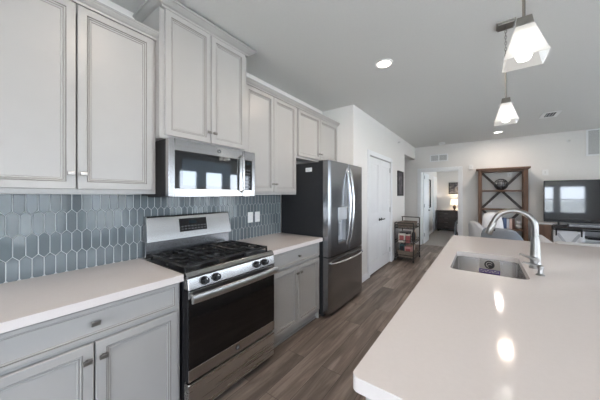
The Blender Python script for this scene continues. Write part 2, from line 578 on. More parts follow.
baseboard('pantry', [(PX, YR + .0), (PX, 3.963)])
baseboard('hall', [(PX, 5.337), (PX, 6.41), (PX - .12, 6.41)])
baseboard('far_left', [(-3.2, FY), (-1.482, FY)])
baseboard('far', [(-0.408, FY), (RW, FY)])
baseboard('rear', [(RW, REAR), (WX, REAR)])
baseboard('right', [(RW, FY), (RW, REAR)])
baseboard('bedroom_back', [(BX0, BY1), (BX1, BY1)])
baseboard('bedroom_left', [(BX0, FY + .12), (BX0, 10.55)])


def casing(name, a, b, top, w, plane, axis, sgn):
    """flat moulded casing on three sides of an opening"""
    bm = bmesh.new()
    for (p, q, r, s) in ((a - w, a, 0, top + w), (b, b + w, 0, top + w), (a, b, top, top + w)):
        for (ins, th) in ((0, .012), (.012, .019)):
            pp, qq, rr, ss = p, q, r, s
            if r > 0:
                rr, ss = r + (0 if ins == 0 else 0), s - ins
            else:
                pp, qq = p + ins, q - ins * .4; ss = s - ins
            lo, hi = sorted((plane, plane + sgn * th))
            if axis == 'x':
                box(bm, lo, hi, pp, qq, rr, ss)
            else:
                box(bm, pp, qq, lo, hi, rr, ss)
    return struct(name, bm, M['trim'], bevel=.002)


casing('trim_1', PD[0], PD[1], PD[3], .085, PX, 'x', 1)
casing('trim_2', BD[0], BD[1], BD[3], .085, FY, 'y', -1)
# door jamb lining of the bedroom opening
struct('trim_3', boxes((BD[0], BD[0] + .018, FY, FY + .12, .004, BD[3]), (BD[1] - .018, BD[1], FY, FY + .12, .004, BD[3]),
                       (BD[0] + .018, BD[1] - .018, FY, FY + .12, BD[3] - .018, BD[3])), M['trim'])

# pantry double door (two moulded leaves)
pd = struct('door_1', boxes((PX - .10, PX - .075, PD[0], PD[1], 0.0, PD[3])), M['trim'])
LEAFP = [(0, .003), (.002, 0), (.09, 0), (.10, .008), (.112, .008), (.125, .002)]


def two_panel_leaf(parent, y0, y1, z0, z1, x, knob_y, hinge_y):
    w, h = y1 - y0, z1 - z0
    bm = boxes((x - .035, x - .012, y0, y1, z0, z1))
    lf = obj('door_leaf', bm, M['trim'], parent)
    st = .11
    bm = boxes((x - .012, x, y0, y0 + st, z0, z1), (x - .012, x, y1 - st, y1, z0, z1),
               (x - .012, x, y0 + st, y1 - st, z0, z0 + .22), (x - .012, x, y0 + st, y1 - st, z0 + .88, z0 + 1.06),
               (x - .012, x, y0 + st, y1 - st, z1 - .12, z1))
    obj('stile_frame', bm, M['trim'], lf, bevel=.002)
    for (a, b) in ((z0 + .22, z0 + .88), (z0 + 1.06, z1 - .12)):
        bm = panel(w - 2 * st, b - a, .0115, [(0, .011), (.012, .011), (.016, .006), (.040, .002)], FX(x - .0002, y0 + st, a))
        obj('door_panel', bm, M['trim'], lf)
    bm = bmesh.new()
    cyl(bm, (x, knob_y, .935), (x + .03, knob_y, .935), .011)
    d = 1 if knob_y < (y0 + y1) / 2 else -1
    box(bm, x + .03, x + .042, min(knob_y - d * .012, knob_y + d * .105), max(knob_y - d * .012, knob_y + d * .105), .925, .945)
    cyl(bm, (x, knob_y, .935), (x + .008, knob_y, .935), .028)
    obj('lever_handle', bm, M['blackmatte'], lf, bevel=.002, label='dark lever handle')
    for z in (.22, 1.05, 1.86):
        bm = boxes((x - .004, x + .006, hinge_y - .012, hinge_y + .012, z, z + .09))
        cyl(bm, (x + .006, hinge_y, z - .004), (x + .006, hinge_y, z + .094), .006, seg=10)
        obj('hinge', bm, M['greyplastic'], lf)


ym = (PD[0] + PD[1]) / 2
two_panel_leaf(pd, PD[0] + .004, ym - .002, .012, PD[3] - .010, PX - .010, ym - .055, PD[0] + .012)
two_panel_leaf(pd, ym + .002, PD[1] - .004, .012, PD[3] - .010, PX - .010, ym + .055, PD[1] - .012)

# open bedroom door, swung into the bedroom along its left side
bd = struct('door_2', boxes((BD[0] + .02, BD[0] + .021, FY + .125, FY + .126, .02, 2.0)), M['trim'])
two_panel_leaf(bd, FY + .13, FY + .92, .015, 2.03, BD[0] + .062, FY + .86, FY + .145)
# second, closed door with its casing on the bedroom's left wall
d3 = struct('door_3', panel(.76, 2.03, .02, [(0, .0), (.10, 0), (.11, .006), (.125, .006)], FX(BX0 + .022, 10.62, 0.01)), M['trim'])
casing('trim_4', 10.60, 11.40, 2.045, .08, BX0, 'x', 1)

# ------------------------------------------------------------------ cabinets on the kitchen wall
Y0, Y1, Y2, Y3 = -.06, .772, 1.540, 2.364     # left end / range left / range right / end of counter
XU = -1.804                                   # front of the wall-cabinet doors
GAP = .003


def knob(parent, x, y, z, horiz=True):
    bm = bmesh.new()
    cyl(bm, (x - .001, y, z), (x + .016, y, z), .006, .005, seg=12)
    w, h = (.017, .010)
    box(bm, x + .016, x + .026, y - w, y + w, z - h, z + h)
    return obj('knob', bm, M['knob'], parent, bevel=.002)


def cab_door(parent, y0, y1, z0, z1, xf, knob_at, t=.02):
    d = obj('door', panel(y1 - y0, z1 - z0, t, DOOR, FX(xf, y0, z0)), [M['cab'], M['groove']], parent)
    if knob_at:
        knob(d, xf, *knob_at)
    return d


CROWN = [(-.018, 0), (.006, 0), (.008, .010), (.018, .016), (.030, .028), (.034, .034), (.040, .036), (.040, .046), (-.018, .046)]


def crown(parent, path, z, k=1.0, kz=1.0):
    obj('crown_moulding', sweep_xy(path, [(o * k, z + h * kz) for o, h in CROWN]), M['cab'], parent)


def wall_cabinet(label, y0, y1, z0, z1, xf, crown_path, crown_z, kn, k=1.0, kz=1.0, mg=.022, mz=.026):
    t = thing('wall_cabinet', label, 'cabinet', (WX, (y0 + y1) / 2, z0), 'painted kitchen wall cabinets')
    xb = xf - .021
    bm = boxes((WX + .001, xb, y0, y0 + .016, z0, z1), (WX + .001, xb, y1 - .016, y1, z0, z1),
               (WX + .001, xb - .02, y0 + .016, y1 - .016, z0 + .018, z0 + .034), (WX + .001, xb, y0 + .016, y1 - .016, z1 - .016, z1),
               (WX + .001, WX + .006, y0 + .016, y1 - .016, z0 + .034, z1 - .016))
    obj('carcass', bm, M['cab'], t)
    bm = boxes((xb - .02, xb, y0 + .016, y1 - .016, z0, z0 + .04), (xb - .02, xb, y0 + .016, y1 - .016, z1 - .05, z1 - .016),
               (xb - .02, xb, y0 + .016, y0 + .045, z0 + .04, z1 - .05), (xb - .02, xb, y1 - .045, y1 - .016, z0 + .04, z1 - .05))
    obj('face_frame', bm, M['cab'], t)
    ymid = (y0 + y1) / 2
    for (a, b, s) in ((y0 + mg, ymid - GAP, -1), (ymid + GAP, y1 - mg, 1)):
        cab_door(t, a, b, z0 + mz, z1 - .006, xf, (ymid + s * .026, z0 + mz + kn))
    crown(t, crown_path, crown_z, k, kz)
    return t


ZU = 1.3986
wall_cabinet('light grey two-door wall cabinet left of the microwave, above the tiled backsplash', Y0, Y1 - .001, ZU, 2.458, XU,
             [(XU - .003, Y0), (XU - .003, Y1 - .002)], 2.456, .085)
wall_cabinet('tallest light grey wall cabinet, reaching up to the ceiling directly above the microwave', Y1, Y2, 1.784, 2.682, -1.745,
             [(WX + .001, Y1 + .012), (-1.748, Y1 + .012), (-1.748, Y2 - .012), (WX + .001, Y2 - .012)], 2.672, .082, 1.55, 1.15, .03, .022)
wall_cabinet('light grey two-door wall cabinet between the microwave and the fridge', Y2 + .001, Y3 + .012, ZU, 2.458, XU,
             [(XU - .003, Y2 + .001), (XU - .003, Y3 + .012)], 2.456, .085)
wall_cabinet('short light grey wall cabinet above the fridge', Y3 + .014, YR - .004, 1.85, 2.458, XU,
             [(XU - .003, Y3 + .014), (XU - .003, YR - .004)], 2.456, .080)

XB = -1.470


def base_cabinet(label, y0, y1):
    t = thing('base_cabinet', label, 'cabinet', (WX, (y0 + y1) / 2, 0), 'painted kitchen base cabinets')
    xb = XB - .021
    bm = boxes((WX + .001, xb, y0, y0 + .018, .0, .873), (WX + .001, xb, y1 - .018, y1, .0, .873),
               (WX + .001, xb, y0 + .018, y1 - .018, .09, .108), (WX + .001, WX + .008, y0 + .018, y1 - .018, .108, .873))
    obj('carcass', bm, M['cab'], t)
    bm = boxes((xb - .02, xb, y0 + .018, y1 - .018, .075, .125), (xb - .02, xb, y0 + .018, y1 - .018, .680, .730),
               (xb - .02, xb, y0 + .018, y1 - .018, .840, .873),
               (xb - .02, xb, y0 + .018, y0 + .045, .125, .68), (xb - .02, xb, y1 - .045, y1 - .018, .125, .68),
               (xb - .02, xb, y0 + .018, y0 + .045, .73, .84), (xb - .02, xb, y1 - .045, y1 - .018, .73, .84))
    obj('face_frame', bm, M['cab'], t)
    bm = boxes((xb - .052, xb - .04, y0 + .018, y1 - .018, 0, .09))
    box(bm, xb - .04, xb - .026, y0 + .018, y1 - .018, 0, .018)
    obj('toe_kick', bm, M['cab'], t, bevel=.004)
    ym = (y0 + y1) / 2
    d = obj('drawer', panel(y1 - y0 - .04, .147, .02, DRAWER, FX(XB, y0 + .02, .715)), [M['cab'], M['groove']], t)
    knob(d, XB, ym, .790)
    for (a, b, s) in ((y0 + .02, ym - GAP, -1), (ym + GAP, y1 - .02, 1)):
        cab_door(t, a, b, .112, .695, XB, (ym + s * .030, .622))
    return t


base_cabinet('light grey base cabinet left of the range, one wide drawer over two doors', Y0, Y1 - .004)
base_cabinet('light grey base cabinet between the range and the fridge, drawer over two doors', Y2 + .004, Y3)

for lab, a, b, rr in (('pinkish white quartz countertop left of the range', Y0 - .02, Y1 - .002, (.004, .004, .004, .004)),
                      ('short pinkish white quartz countertop between range and fridge', Y2 + .002, Y3 + .012, (.012, .004, .004, .004))):
    o = obj('countertop', slab(rounded_rect(WX + .001, -1.4412, a, b, rr), .8745, .914), M['quartz_l'], bevel=.003)
    tag(centre(o), lab, 'countertop')

# tiled backsplash: elongated hexagons, each tile bevelled and very slightly tilted
def backsplash():
    PW, SIDE, TIP = .0487, .102, .0245
    pitch = SIDE + TIP; g = .0021
    bm = bmesh.new(); lay = bm.faces.layers.float.new('tone')
    za, zb = .9155, 1.396
    rnd = random.Random(3)
    tw = []
    for r in range(-1, 5):
        for c in range(-5, 54):
            cy = .1665 + c * PW + (PW / 2 if r % 2 else 0)
            cz = 1.0485 + pitch * (r - 0) + .051
            if cy < Y0 - PW or cy > 2.44 or cz < za - .08 or cz > zb + .08:
                continue
            hw = PW / 2 - g
            pr = [(-hw, -SIDE / 2), (0, -SIDE / 2 - TIP + g), (hw, -SIDE / 2), (hw, SIDE / 2), (0, SIDE / 2 + TIP - g), (-hw, SIDE / 2)]
            ty = rnd.gauss(0, .006); tz = rnd.gauss(0, .006)
            vals = []
            for ins, x in ((0, 0), (0, .0055), (.0022, .0075)):
                k1, k2 = (hw - ins) / hw, (SIDE / 2 + TIP - ins) / (SIDE / 2 + TIP)
                vals.append([bm.verts.new((WX + .001 + x + (py * k1 * ty + pz * k2 * tz if x > .006 else 0) * 1.0, cy + py * k1, cz + pz * k2)) for py, pz in pr])
            tone = rnd.random(); fs = []
            for a, b in zip(vals, vals[1:]):
                for j in range(6):
                    fs.append(bm.faces.new((a[j], a[(j + 1) % 6], b[(j + 1) % 6], b[j])))
            fs.append(bm.faces.new(vals[-1]))
            for f in fs:
                f[lay] = tone
    for co, no in (((0, 0, zb), (0, 0, 1)), ((0, 0, za), (0, 0, -1)), ((0, Y0, 0), (0, -1, 0)), ((0, 2.382, 0), (0, 1, 0))):
        bmesh.ops.bisect_plane(bm, geom=bm.verts[:] + bm.edges[:] + bm.faces[:], plane_co=co, plane_no=no, clear_outer=True)
    t = thing('tile_backsplash', 'blue-grey glossy elongated hexagon tile backsplash behind the range', 'backsplash', (WX, 1.2, .914))
    obj('tile_field', bm, M['tile'], t)
    obj('grout_bed', boxes((WX + .0005, WX + .005, Y0, 2.382, .9145, 1.3975)), M['grout'], t)


backsplash()

# two outlets on the tile
def outlet(y, label):
    t = thing('wall_outlet', label, 'outlet', (WX + .0085, y, 1.145), 'twin outlets on the tile')
    x = WX + .0095
    obj('cover_plate', boxes((x, x + .005, y - .036, y + .036, 1.087, 1.203)), M['white'], t, bevel=.002)
    for z in (1.122, 1.168):
        bm = bmesh.new(); cyl(bm, (x + .005, y, z), (x + .0075, y, z), .016, seg=20)
        s = obj('socket', bm, M['white'], t)
        obj('slots', boxes((x + .0074, x + .0079, y - .007, y - .0055, z - .004, z + .006), (x + .0074, x + .0079, y + .0055, y + .007, z - .004, z + .006)), M['greyplastic'], s)


outlet(1.866, 'white outlet plate on the backsplash tile, the one nearer the range')
outlet(1.972, 'white outlet plate on the backsplash tile, the one nearer the fridge')


def text_bm(s, size, mtx, ext=.0004):
    cu = bpy.data.curves.new('text', 'FONT'); cu.body = s; cu.size = size; cu.extrude = ext
    cu.align_x = 'CENTER'; cu.align_y = 'CENTER'
    o = bpy.data.objects.new('text', cu); COL.objects.link(o)
    dg = bpy.context.evaluated_depsgraph_get()
    me = bpy.data.meshes.new_from_object(o.evaluated_get(dg))
    bm = bmesh.new(); bm.from_mesh(me)
    bmesh.ops.transform(bm, matrix=mtx, verts=bm.verts)
    bpy.data.objects.remove(o); bpy.data.curves.remove(cu); bpy.data.meshes.remove(me)
    return bm


TX = Matrix.Rotation(PI / 2, 4, 'Z') @ Matrix.Rotation(PI / 2, 4, 'X')     # text facing +X, reading towards +Y


def emblem(parent, x, y, z, r, fg, bg):
    """round maker's badge with two interlaced script letters"""
    bm = bmesh.new(); cyl(bm, (x, y, z), (x + .003, y, z), r, seg=28)
    d = obj('emblem', bm, bg, parent)
    obj('script', text_bm('ge', r * 1.25, Matrix.Translation((x + .0032, y, z)) @ TX), fg, d)


# ------------------------------------------------------------------ over-the-range microwave
def microwave():
    ya, yb, za, zb = Y1 + .004, Y2 - .004, 1.383, 1.768
    t = thing('microwave', 'stainless steel over-the-range microwave with black glass door under the tallest cabinet', 'microwave', (WX, (ya + yb) / 2, za))
    obj('housing', boxes((WX + .015, -1.690, ya, yb, za + .004, zb)), M['housing_black'], t, bevel=.003)
    bm = boxes((WX + .10, -1.665, ya + .01, yb - .01, za - .006, za + .004))
    g = obj('vent_grille', bm, M['blackmatte'], t)
    X = -1.645
    yd = 1.395                                   # door / control panel split
    # door: frame round a glass window
    w0, w1, v0, v1 = ya + .040, 1.362, 1.437, 1.692
    bm = boxes((-1.689, X, ya, w0, za, zb), (-1.689, X, w1, yd - .002, za, zb), (-1.689, X, w0, w1, za, v0), (-1.689, X, w0, w1, v1, zb))
    d = obj('door', bm, M['steel_mw'], t, bevel=.003)
    obj('window', boxes((-1.688, X - .003, w0, w1, v0, v1)), M['mwglass'], d)
    bm = bmesh.new()
    box(bm, X - .003, X - .0015, ya + .093, 1.275, v0 + .022, v1 - .05)
    obj('window_screen', bm, M['mwglass2'], d)
    bm = bmesh.new()
    tube(bm, [(X, 1.377, 1.42), (X + .03, 1.377, 1.43), (X + .036, 1.377, 1.57), (X + .03, 1.377, 1.71), (X, 1.377, 1.72)], .010, seg=12)
    obj('handle', bm, M['steel'], d, smooth=True)
    emblem(d, X, 1.16, 1.732, .015, M['greyplastic'], M['greydark2'])
    obj('badge_plate', boxes((X, X + .001, 1.13, 1.19, 1.695, 1.699)), M['steel'], d)
    c0, c1 = yd + .002, yb
    bm = boxes((-1.689, X, c0, c0 + .012, za, zb), (-1.689, X, c1 - .035, c1, za, zb), (-1.689, X, c0 + .012, c1 - .035, za, v0), (-1.689, X, c0 + .012, c1 - .035, v1, zb))
    cp = obj('control_panel', bm, M['steel_mw'], t, bevel=.003)
    obj('touch_pad', boxes((-1.688, X - .002, c0 + .012, c1 - .035, v0, v1)), M['blackglass'], cp)
    obj('clock_display', boxes((X - .002, X - .001, c0 + .03, c1 - .05, v1 - .035, v1 - .015)), M['display'], cp)
    bm = bmesh.new()
    for i in range(3):
        for j in range(6):
            yy = c0 + .024 + i * .021; zz = v0 + .02 + j * .029
            box(bm, X - .002, X - .0012, yy, yy + .014, zz, zz + .010)
    obj('keys', bm, M['keys'], cp)


M['steel_mw'] = add_noise(mat('stainless_bright', (0.50, 0.495, 0.49), 0.18, 1.0), 60, 0.02, (1, 0.02, 1), rough_amt=0.04)
M['mwglass2'] = mat('microwave_window', (0.030, 0.045, 0.060), 0.02, spec=1.0, coat=1.0)
M['housing_black'] = mat('housing_black', (0.009, 0.009, 0.0095), 0.5, spec=0.3)
M['display'] = mat('display_glass', (0.02, 0.03, 0.035), 0.05)
M['keys'] = mat('key_print', (0.10, 0.10, 0.105), 0.4)
microwave()


# ------------------------------------------------------------------ gas range
def gas_range():
    ya, yb = Y1 + .006, Y2 - .006
    yc = (ya + yb) / 2
    t = thing('gas_range', 'stainless steel gas range with black oven door and cast iron grates', 'range', (WX, yc, 0))
    obj('body', boxes((WX + .03, -1.462, ya, yb, .03, .895)), M['black'], t, bevel=.003)
    # cooktop pan with raised rim
    bm = boxes((WX + .10, -1.455, ya - .001, yb + .001, .895, .915))
    box(bm, -1.455, -1.432, ya - .001, yb + .001, .893, .921)
    obj('cooktop', bm, M['black'], t, bevel=.005)
    bm = bmesh.new()
    pr = [(-1.455, .9215), (-1.431, .9215), (-1.414, .897), (-1.414, .888), (-1.455, .888)]
    for y in (ya, yb):
        for p in pr:
            bm.verts.new((p[0], y, p[1]))
    bm.verts.ensure_lookup_table(); k = len(pr); V = bm.verts[:]
    for j in range(k):
        bm.faces.new((V[j], V[(j + 1) % k], V[k + (j + 1) % k], V[k + j]))
    bm.faces.new(V[:k]); bm.faces.new(list(reversed(V[k:])))
    obj('front_trim', bm, M['steel_dark'], t, bevel=.002)
    # front control panel, slightly tilted
    bm = bmesh.new()
    pr = [(-1.46, .887), (-1.416, .887), (-1.402, .818), (-1.46, .818)]
    vs = [[bm.verts.new((x, y, z)) for x, z in pr] for y in (ya, yb)]
    for j in range(4):
        bm.faces.new((vs[0][j], vs[0][(j + 1) % 4], vs[1][(j + 1) % 4], vs[1][j]))
    bm.faces.new(vs[0]); bm.faces.new(list(reversed(vs[1])))
    cp = obj('control_panel', bm, M['steel'], t, bevel=.003)
    ax = Vector((.98, 0, .2)).normalized()
    for y in (.884, .968, 1.330, 1.416):
        c = Vector((-1.409, y, .854))
        bm = bmesh.new(); cyl(bm, c - ax * .002, c + ax * .008, .027, .026, seg=24)
        cyl(bm, c + ax * .008, c + ax * .034, .021, .018, seg=24)
        kb = obj('knob', bm, M['black'], cp, smooth=True)
        bm = bmesh.new(); u = Vector((-.2, 0, .98))
        p = c + ax * .0345
        cyl(bm, p + u * .004, p + u * .016, .0018, seg=8)
        obj('pointer', bm, M['steel'], kb)
    # oven door
    bm = boxes((-1.46, -1.412, ya, yb, .262, .812))
    d = obj('oven_door', bm, M['black'], t, bevel=.004)
    obj('window', boxes((-1.412, -1.4085, ya + .004, yb - .004, .338, .765)), M['ovenglass'], d)
    obj('lower_band', boxes((-1.412, -1.406, ya + .002, yb - .002, .264, .338)), M['steel'], d, bevel=.002)
    obj('upper_band', boxes((-1.412, -1.406, ya + .002, yb - .002, .766, .811)), M['steel'], d, bevel=.002)
    emblem(d, -1.406, 1.145, .303, .016, M['greyplastic'], M['greydark2'])
    # handle: broad flat bar with curled ends on two posts
    bm = bmesh.new()
    pts = [(-1.372 + .012 * math.sin(PI * i / 14), ya + .006 + (yb - ya - .012) * i / 14, .772) for i in range(15)]
    rows = []
    for p in pts:
        rows.append([bm.verts.new((p[0] + dx, p[1], p[2] + dz)) for dx, dz in ((-.008, -.025), (.006, -.024), (.010, -.018), (.010, .018), (.006, .024), (-.008, .025))])
    for a, b in zip(rows, rows[1:]):
        for j in range(6):
            bm.faces.new((a[j], a[(j + 1) % 6], b[(j + 1) % 6], b[j]))
    bm.faces.new(rows[0]); bm.faces.new(list(reversed(rows[-1])))
    h = obj('handle', bm, M['handle_steel'], d, smooth=True)
    for a in (ya + .015, yb - .045):
        obj('handle_post', boxes((-1.407, -1.375, a, a + .03, .757, .787)), M['steel'], d)
    # warming drawer
    dr = obj('drawer', boxes((-1.46, -1.410, ya + .002, yb - .002, .052, .250)), M['steel_brown'], t, bevel=.006)
    for y in (ya + .05, yb - .05):
        for x in (-1.50, WX + .1):
            bm = bmesh.new(); cyl(bm, (x, y, 0), (x, y, .032), .016, seg=14)
            obj('foot', bm, M['blackmatte'], t)
    # backguard
    xb = WX + .022
    obj('backguard_riser', boxes((xb, -2.012, ya + .004, yb - .004, .916, 1.042)), M['steel_dark'], t, bevel=.002)
    bm = bmesh.new()
    pr = [(xb, 1.036), (-1.975, 1.036), (-2.013, 1.222), (-2.022, 1.230), (xb, 1.230)]
    tp = .010
    rows = []
    for y, s in ((ya, 1), (yb, -1)):
        rows.append([bm.verts.new((x, y + s * tp * (z - 1.036) / .19, z)) for x, z in pr])
    for j in range(5):
        bm.faces.new((rows[0][j], rows[0][(j + 1) % 5], rows[1][(j + 1) % 5], rows[1][j]))
    bm.faces.new(rows[0]); bm.faces.new(list(reversed(rows[1])))
    bg = obj('backguard', bm, M['steel'], t, bevel=.004)
    sl = Vector((-.038, 0, .186)).normalized()
    nrm = Vector((.186, 0, .038)).normalized()

    def face(y0, y1, z0, z1, th):
        bm = bmesh.new()
        def P(y, z, o):
            s = (z - 1.036) / .186
            return Vector((-1.975 - .038 * s, y, z)) + nrm * o
        a = [bm.verts.new(P(y, z, o)) for o in (-.001, th) for y, z in ((y0, z0), (y1, z0), (y1, z1), (y0, z1))]
        for f in ((3, 2, 1, 0), (4, 5, 6, 7), (0, 1, 5, 4), (1, 2, 6, 5), (2, 3, 7, 6), (3, 0, 4, 7)):
            bm.faces.new([a[i] for i in f])
        return bm
    dp = obj('oven_display', face(1.028, 1.275, 1.090, 1.196, .002), M['blackglass'], bg, bevel=.001)
    obj('clock', face(1.11, 1.18, 1.152, 1.178, .0027), M['display'], dp)
    bm = bmesh.new(); tmp = []
    for i in range(8):
        for j in range(2):
            y = 1.042 + i * .029; z = 1.105 + j * .022
            b2 = face(y, y + .018, z, z + .009, .0026); me = bpy.data.meshes.new('t'); b2.to_mesh(me); bm.from_mesh(me); b2.free(); bpy.data.meshes.remove(me)
    obj('keys', bm, M['keys'], dp)
    # burners: five caps on heads
    for (x, y, r) in ((-1.60, .93, .045), (-1.60, 1.385, .052), (-1.86, .93, .040), (-1.86, 1.385, .036), (-1.73, 1.157, .042)):
        bm = bmesh.new(); cyl(bm, (x, y, .913), (x, y, .927), r * 1.1, r, seg=24)
        b = obj('burner', bm, M['greyplastic'], t, smooth=True)
        bm = bmesh.new(); cyl(bm, (x, y, .927), (x, y, .935), r, r * .94, seg=24)
        obj('burner_cap', bm, M['iron'], b, smooth=True)
    # three grates side by side
    x0, x1 = -1.955, -1.478
    wid = (yb - ya - .036) / 3
    for g in range(3):
        g0 = ya + .014 + g * (wid + .004); g1 = g0 + wid
        bm = bmesh.new(); z0, z1 = .940, .956; bw = .011
        for (a, b) in ((g0, g0 + bw), (g1 - bw, g1)):
            box(bm, x0, x1, a, b, z0, z1)
        for x in (x0, (x0 + x1) / 2 - bw / 2, x1 - bw):
            box(bm, x, x + bw, g0 + bw, g1 - bw, z0, z1)
        for cx in ((x0 * .75 + x1 * .25), (x0 * .25 + x1 * .75)):
            ym = (g0 + g1) / 2
            box(bm, cx - .005, cx + .005, g0 + bw, ym - .022, z0 + .002, z1 + .003)
            box(bm, cx - .005, cx + .005, ym + .022, g1 - bw, z0 + .002, z1 + .003)
        for s in (-1, 1):
            for (xa, xb2) in ((x0 + bw, x0 + .085), ((x0 + x1) / 2 - .085, (x0 + x1) / 2 + .085), (x1 - .085, x1 - bw)):
                yy = (g0 + g1) / 2 + s * .045
                box(bm, xa, xb2, yy - .005, yy + .005, z0 + .002, z1 + .003)
        for x in (x0, x1 - bw, (x0 + x1) / 2 - bw / 2):
            for y in (g0, g1 - bw):
                box(bm, x, x + bw, y, y + bw, .9145, z0)
        obj('grate', bm, M['iron'], t, bevel=.003)


M['steel_brown'] = add_noise(mat('stainless_drawer', (0.58, 0.56, 0.54), 0.28, 1.0), 60, 0.03, (1, 0.02, 1), rough_amt=0.05)
M['handle_steel'] = mat('range_handle_steel', (0.62, 0.61, 0.60), 0.30, 1.0)
gas_range()


# ------------------------------------------------------------------ fridge
def fridge():
    ya, yb, top = 2.388, 3.345, 1.785
    t = thing('fridge', 'stainless steel French door fridge with charcoal side and bottom freezer drawer', 'fridge', (WX, (ya + yb) / 2, 0))
    obj('cabinet_body', boxes((WX + .012, -1.452, ya, yb, .03, top - .012)), M['fridge_side'], t, bevel=.004)
    yc = (ya + yb) / 2
    XD, XB_ = -1.370, -1.448

    def dooblk(y0, y1, z0, z1, hollow=None):
        """door with a slightly bowed front; hollow = (y0,y1,z0,z1) recess"""
        bm = bmesh.new(); N = 16
        ys = sorted(set([y0 + (y1 - y0) * i / N for i in range(N + 1)] + ([hollow[0], hollow[1]] if hollow else [])))
        zs = [z0] + ([hollow[2], hollow[3]] if hollow else []) + [z1]

        def fx(y):
            s = (y - ya) / (yb - ya) * 2 - 1
            ed = min(y - y0, y1 - y); rnd = .010 * max(0, 1 - ed / .012) ** 2
            return XD + .012 * (1 - s * s) - .004 - rnd
        grid = [[bm.verts.new((fx(y), y, z)) for z in zs] for y in ys]
        back = [[bm.verts.new((XB_, y, z)) for z in (z0, z1)] for y in (y0, y1)]
        for i in range(len(ys) - 1):
            for j in range(len(zs) - 1):
                if hollow and j == 1 and ys[i] >= hollow[0] - 1e-6 and ys[i + 1] <= hollow[1] + 1e-6:
                    continue
                bm.faces.new((grid[i][j], grid[i + 1][j], grid[i + 1][j + 1], grid[i][j + 1]))
        bm.faces.new([back[0][0], back[0][1]] + list(reversed(grid[0])))
        bm.faces.new([back[1][1], back[1][0]] + grid[-1])
        bm.faces.new((back[0][0], back[1][0], back[1][1], back[0][1]))
        bm.faces.new([back[0][1], back[1][1]] + [g[-1] for g in reversed(grid)])
        bm.faces.new([back[1][0], back[0][0]] + [g[0] for g in grid])
        if hollow:
            h0 = [g for g, y in zip(grid, ys) if hollow[0] - 1e-6 <= y <= hollow[1] + 1e-6]
            loop = [h[1] for h in h0] + [h[2] for h in reversed(h0)]
            inn = [bm.verts.new((XD - .055, v.co.y, v.co.z)) for v in loop]
            for i in range(len(loop)):
                j = (i + 1) % len(loop)
                bm.faces.new((loop[i], loop[j], inn[j], inn[i]))
            bm.faces.new(inn)
        return bm, fx
    H = (2.595, 2.810, .835, 1.095)
    bm, fx = dooblk(ya, yc - .003, .695, top, H)
    dl = obj('door', bm, M['steel_dark'], t, smooth=True, label='left fridge door with the water dispenser')
    bm, fx2 = dooblk(yc + .003, yb, .695, top)
    dr = obj('door', bm, M['steel_dark'], t, smooth=True, label='right fridge door without dispenser')
    bm, fx3 = dooblk(ya, yb, .055, .682)
    fz = obj('freezer_drawer', bm, M['steel_dark'], t, smooth=True)
    # dispenser
    xf = fx(2.71)
    obj('dispenser_panel', boxes((xf - .004, xf + .006, H[0] - .004, H[1] + .004, 1.097, 1.245)), M['disp'], dl, bevel=.003)
    obj('drip_tray', boxes((xf - .05, xf + .008, H[0], H[1], .815, .829)), M['steel'], dl, bevel=.002)
    bm = boxes((XD - .052, XD - .02, 2.680, 2.740, .90, 1.05)); cyl(bm, (XD - .025, 2.71, 1.06), (XD - .025, 2.71, 1.094), .016, seg=14)
    obj('dispenser_recess', boxes((XD - .0545, XD - .0525, H[0] + .003, H[1] - .003, H[2] + .002, H[3] - .002), (XD - .0525, XD - .006, H[0] + .001, H[0] + .004, H[2], H[3]), (XD - .0525, XD - .006, H[1] - .004, H[1] - .001, H[2], H[3])), M['disp'], dl)
    obj('paddle', bm, M['disp'], dl, bevel=.003)
    # curved handles
    for par, y, s in ((dl, yc - .045, -1), (dr, yc + .045, 1)):
        x = fx(yc)
        bm = bmesh.new(); pts = []
        for i in range(17):
            q = i / 16; z = .80 + q * .92
            pts.append((x + .012 + .052 * math.sin(PI * q) ** .6, y, z))
        tube(bm, pts, .013, seg=14, ry=.011)
        for z in (.80, 1.72):
            cyl(bm, (x - .002, y, z), (x + .022, y, z), .013, seg=14)
        obj('handle', bm, M['chrome_soft'], par, smooth=True)
    bm = bmesh.new(); pts = []
    for i in range(21):
        q = i / 20; y = ya + .045 + q * (yb - ya - .09)
        pts.append((fx3(y) + .010 + .050 * math.sin(PI * q) ** .55, y, .615))
    tube(bm, pts, .013, seg=14, ry=.013)
    for y in (ya + .045, yb - .045):
        cyl(bm, (fx3(y) - .002, y, .615), (fx3(y) + .02, y, .615), .013, seg=14)
    obj('handle', bm, M['chrome_soft'], fz, smooth=True)
    obj('toe_grille', boxes((-1.49, -1.454, ya + .01, yb - .01, .012, .05)), M['blackmatte'], t)
    for y in (ya + .03, yb - .09):
        obj('hinge_cover', boxes((-1.53, -1.40, y, y + .06, top - .012, top + .008)), M['blackmatte'], t, bevel=.004)
    for x in (-1.50, -2.0):
        for y in (ya + .06, yb - .06):
            bm = bmesh.new(); cyl(bm, (x, y, 0), (x, y, .032), .02, seg=14)
            obj('foot', bm, M['blackmatte'], t)
    tagp = obj('sticker', boxes((-1.690, -1.600, ya - .001, ya, 1.668, 1.715)), M['white'], t, label='white sticker on the fridge side')
    bm = bmesh.new()
    for i in range(2):
        box(bm, -1.682, -1.612 - .02 * i, ya - .0015, ya - .001, 1.697 - .016 * i, 1.701 - .016 * i)
    obj('print_lines', bm, M['greyplastic'], tagp)


M['disp'] = mat('dispenser_grey', (0.50, 0.52, 0.55), 0.3, 0.4)
M['chrome_soft'] = mat('handle_steel', (0.70, 0.71, 0.72), 0.18, 1.0)
fridge()


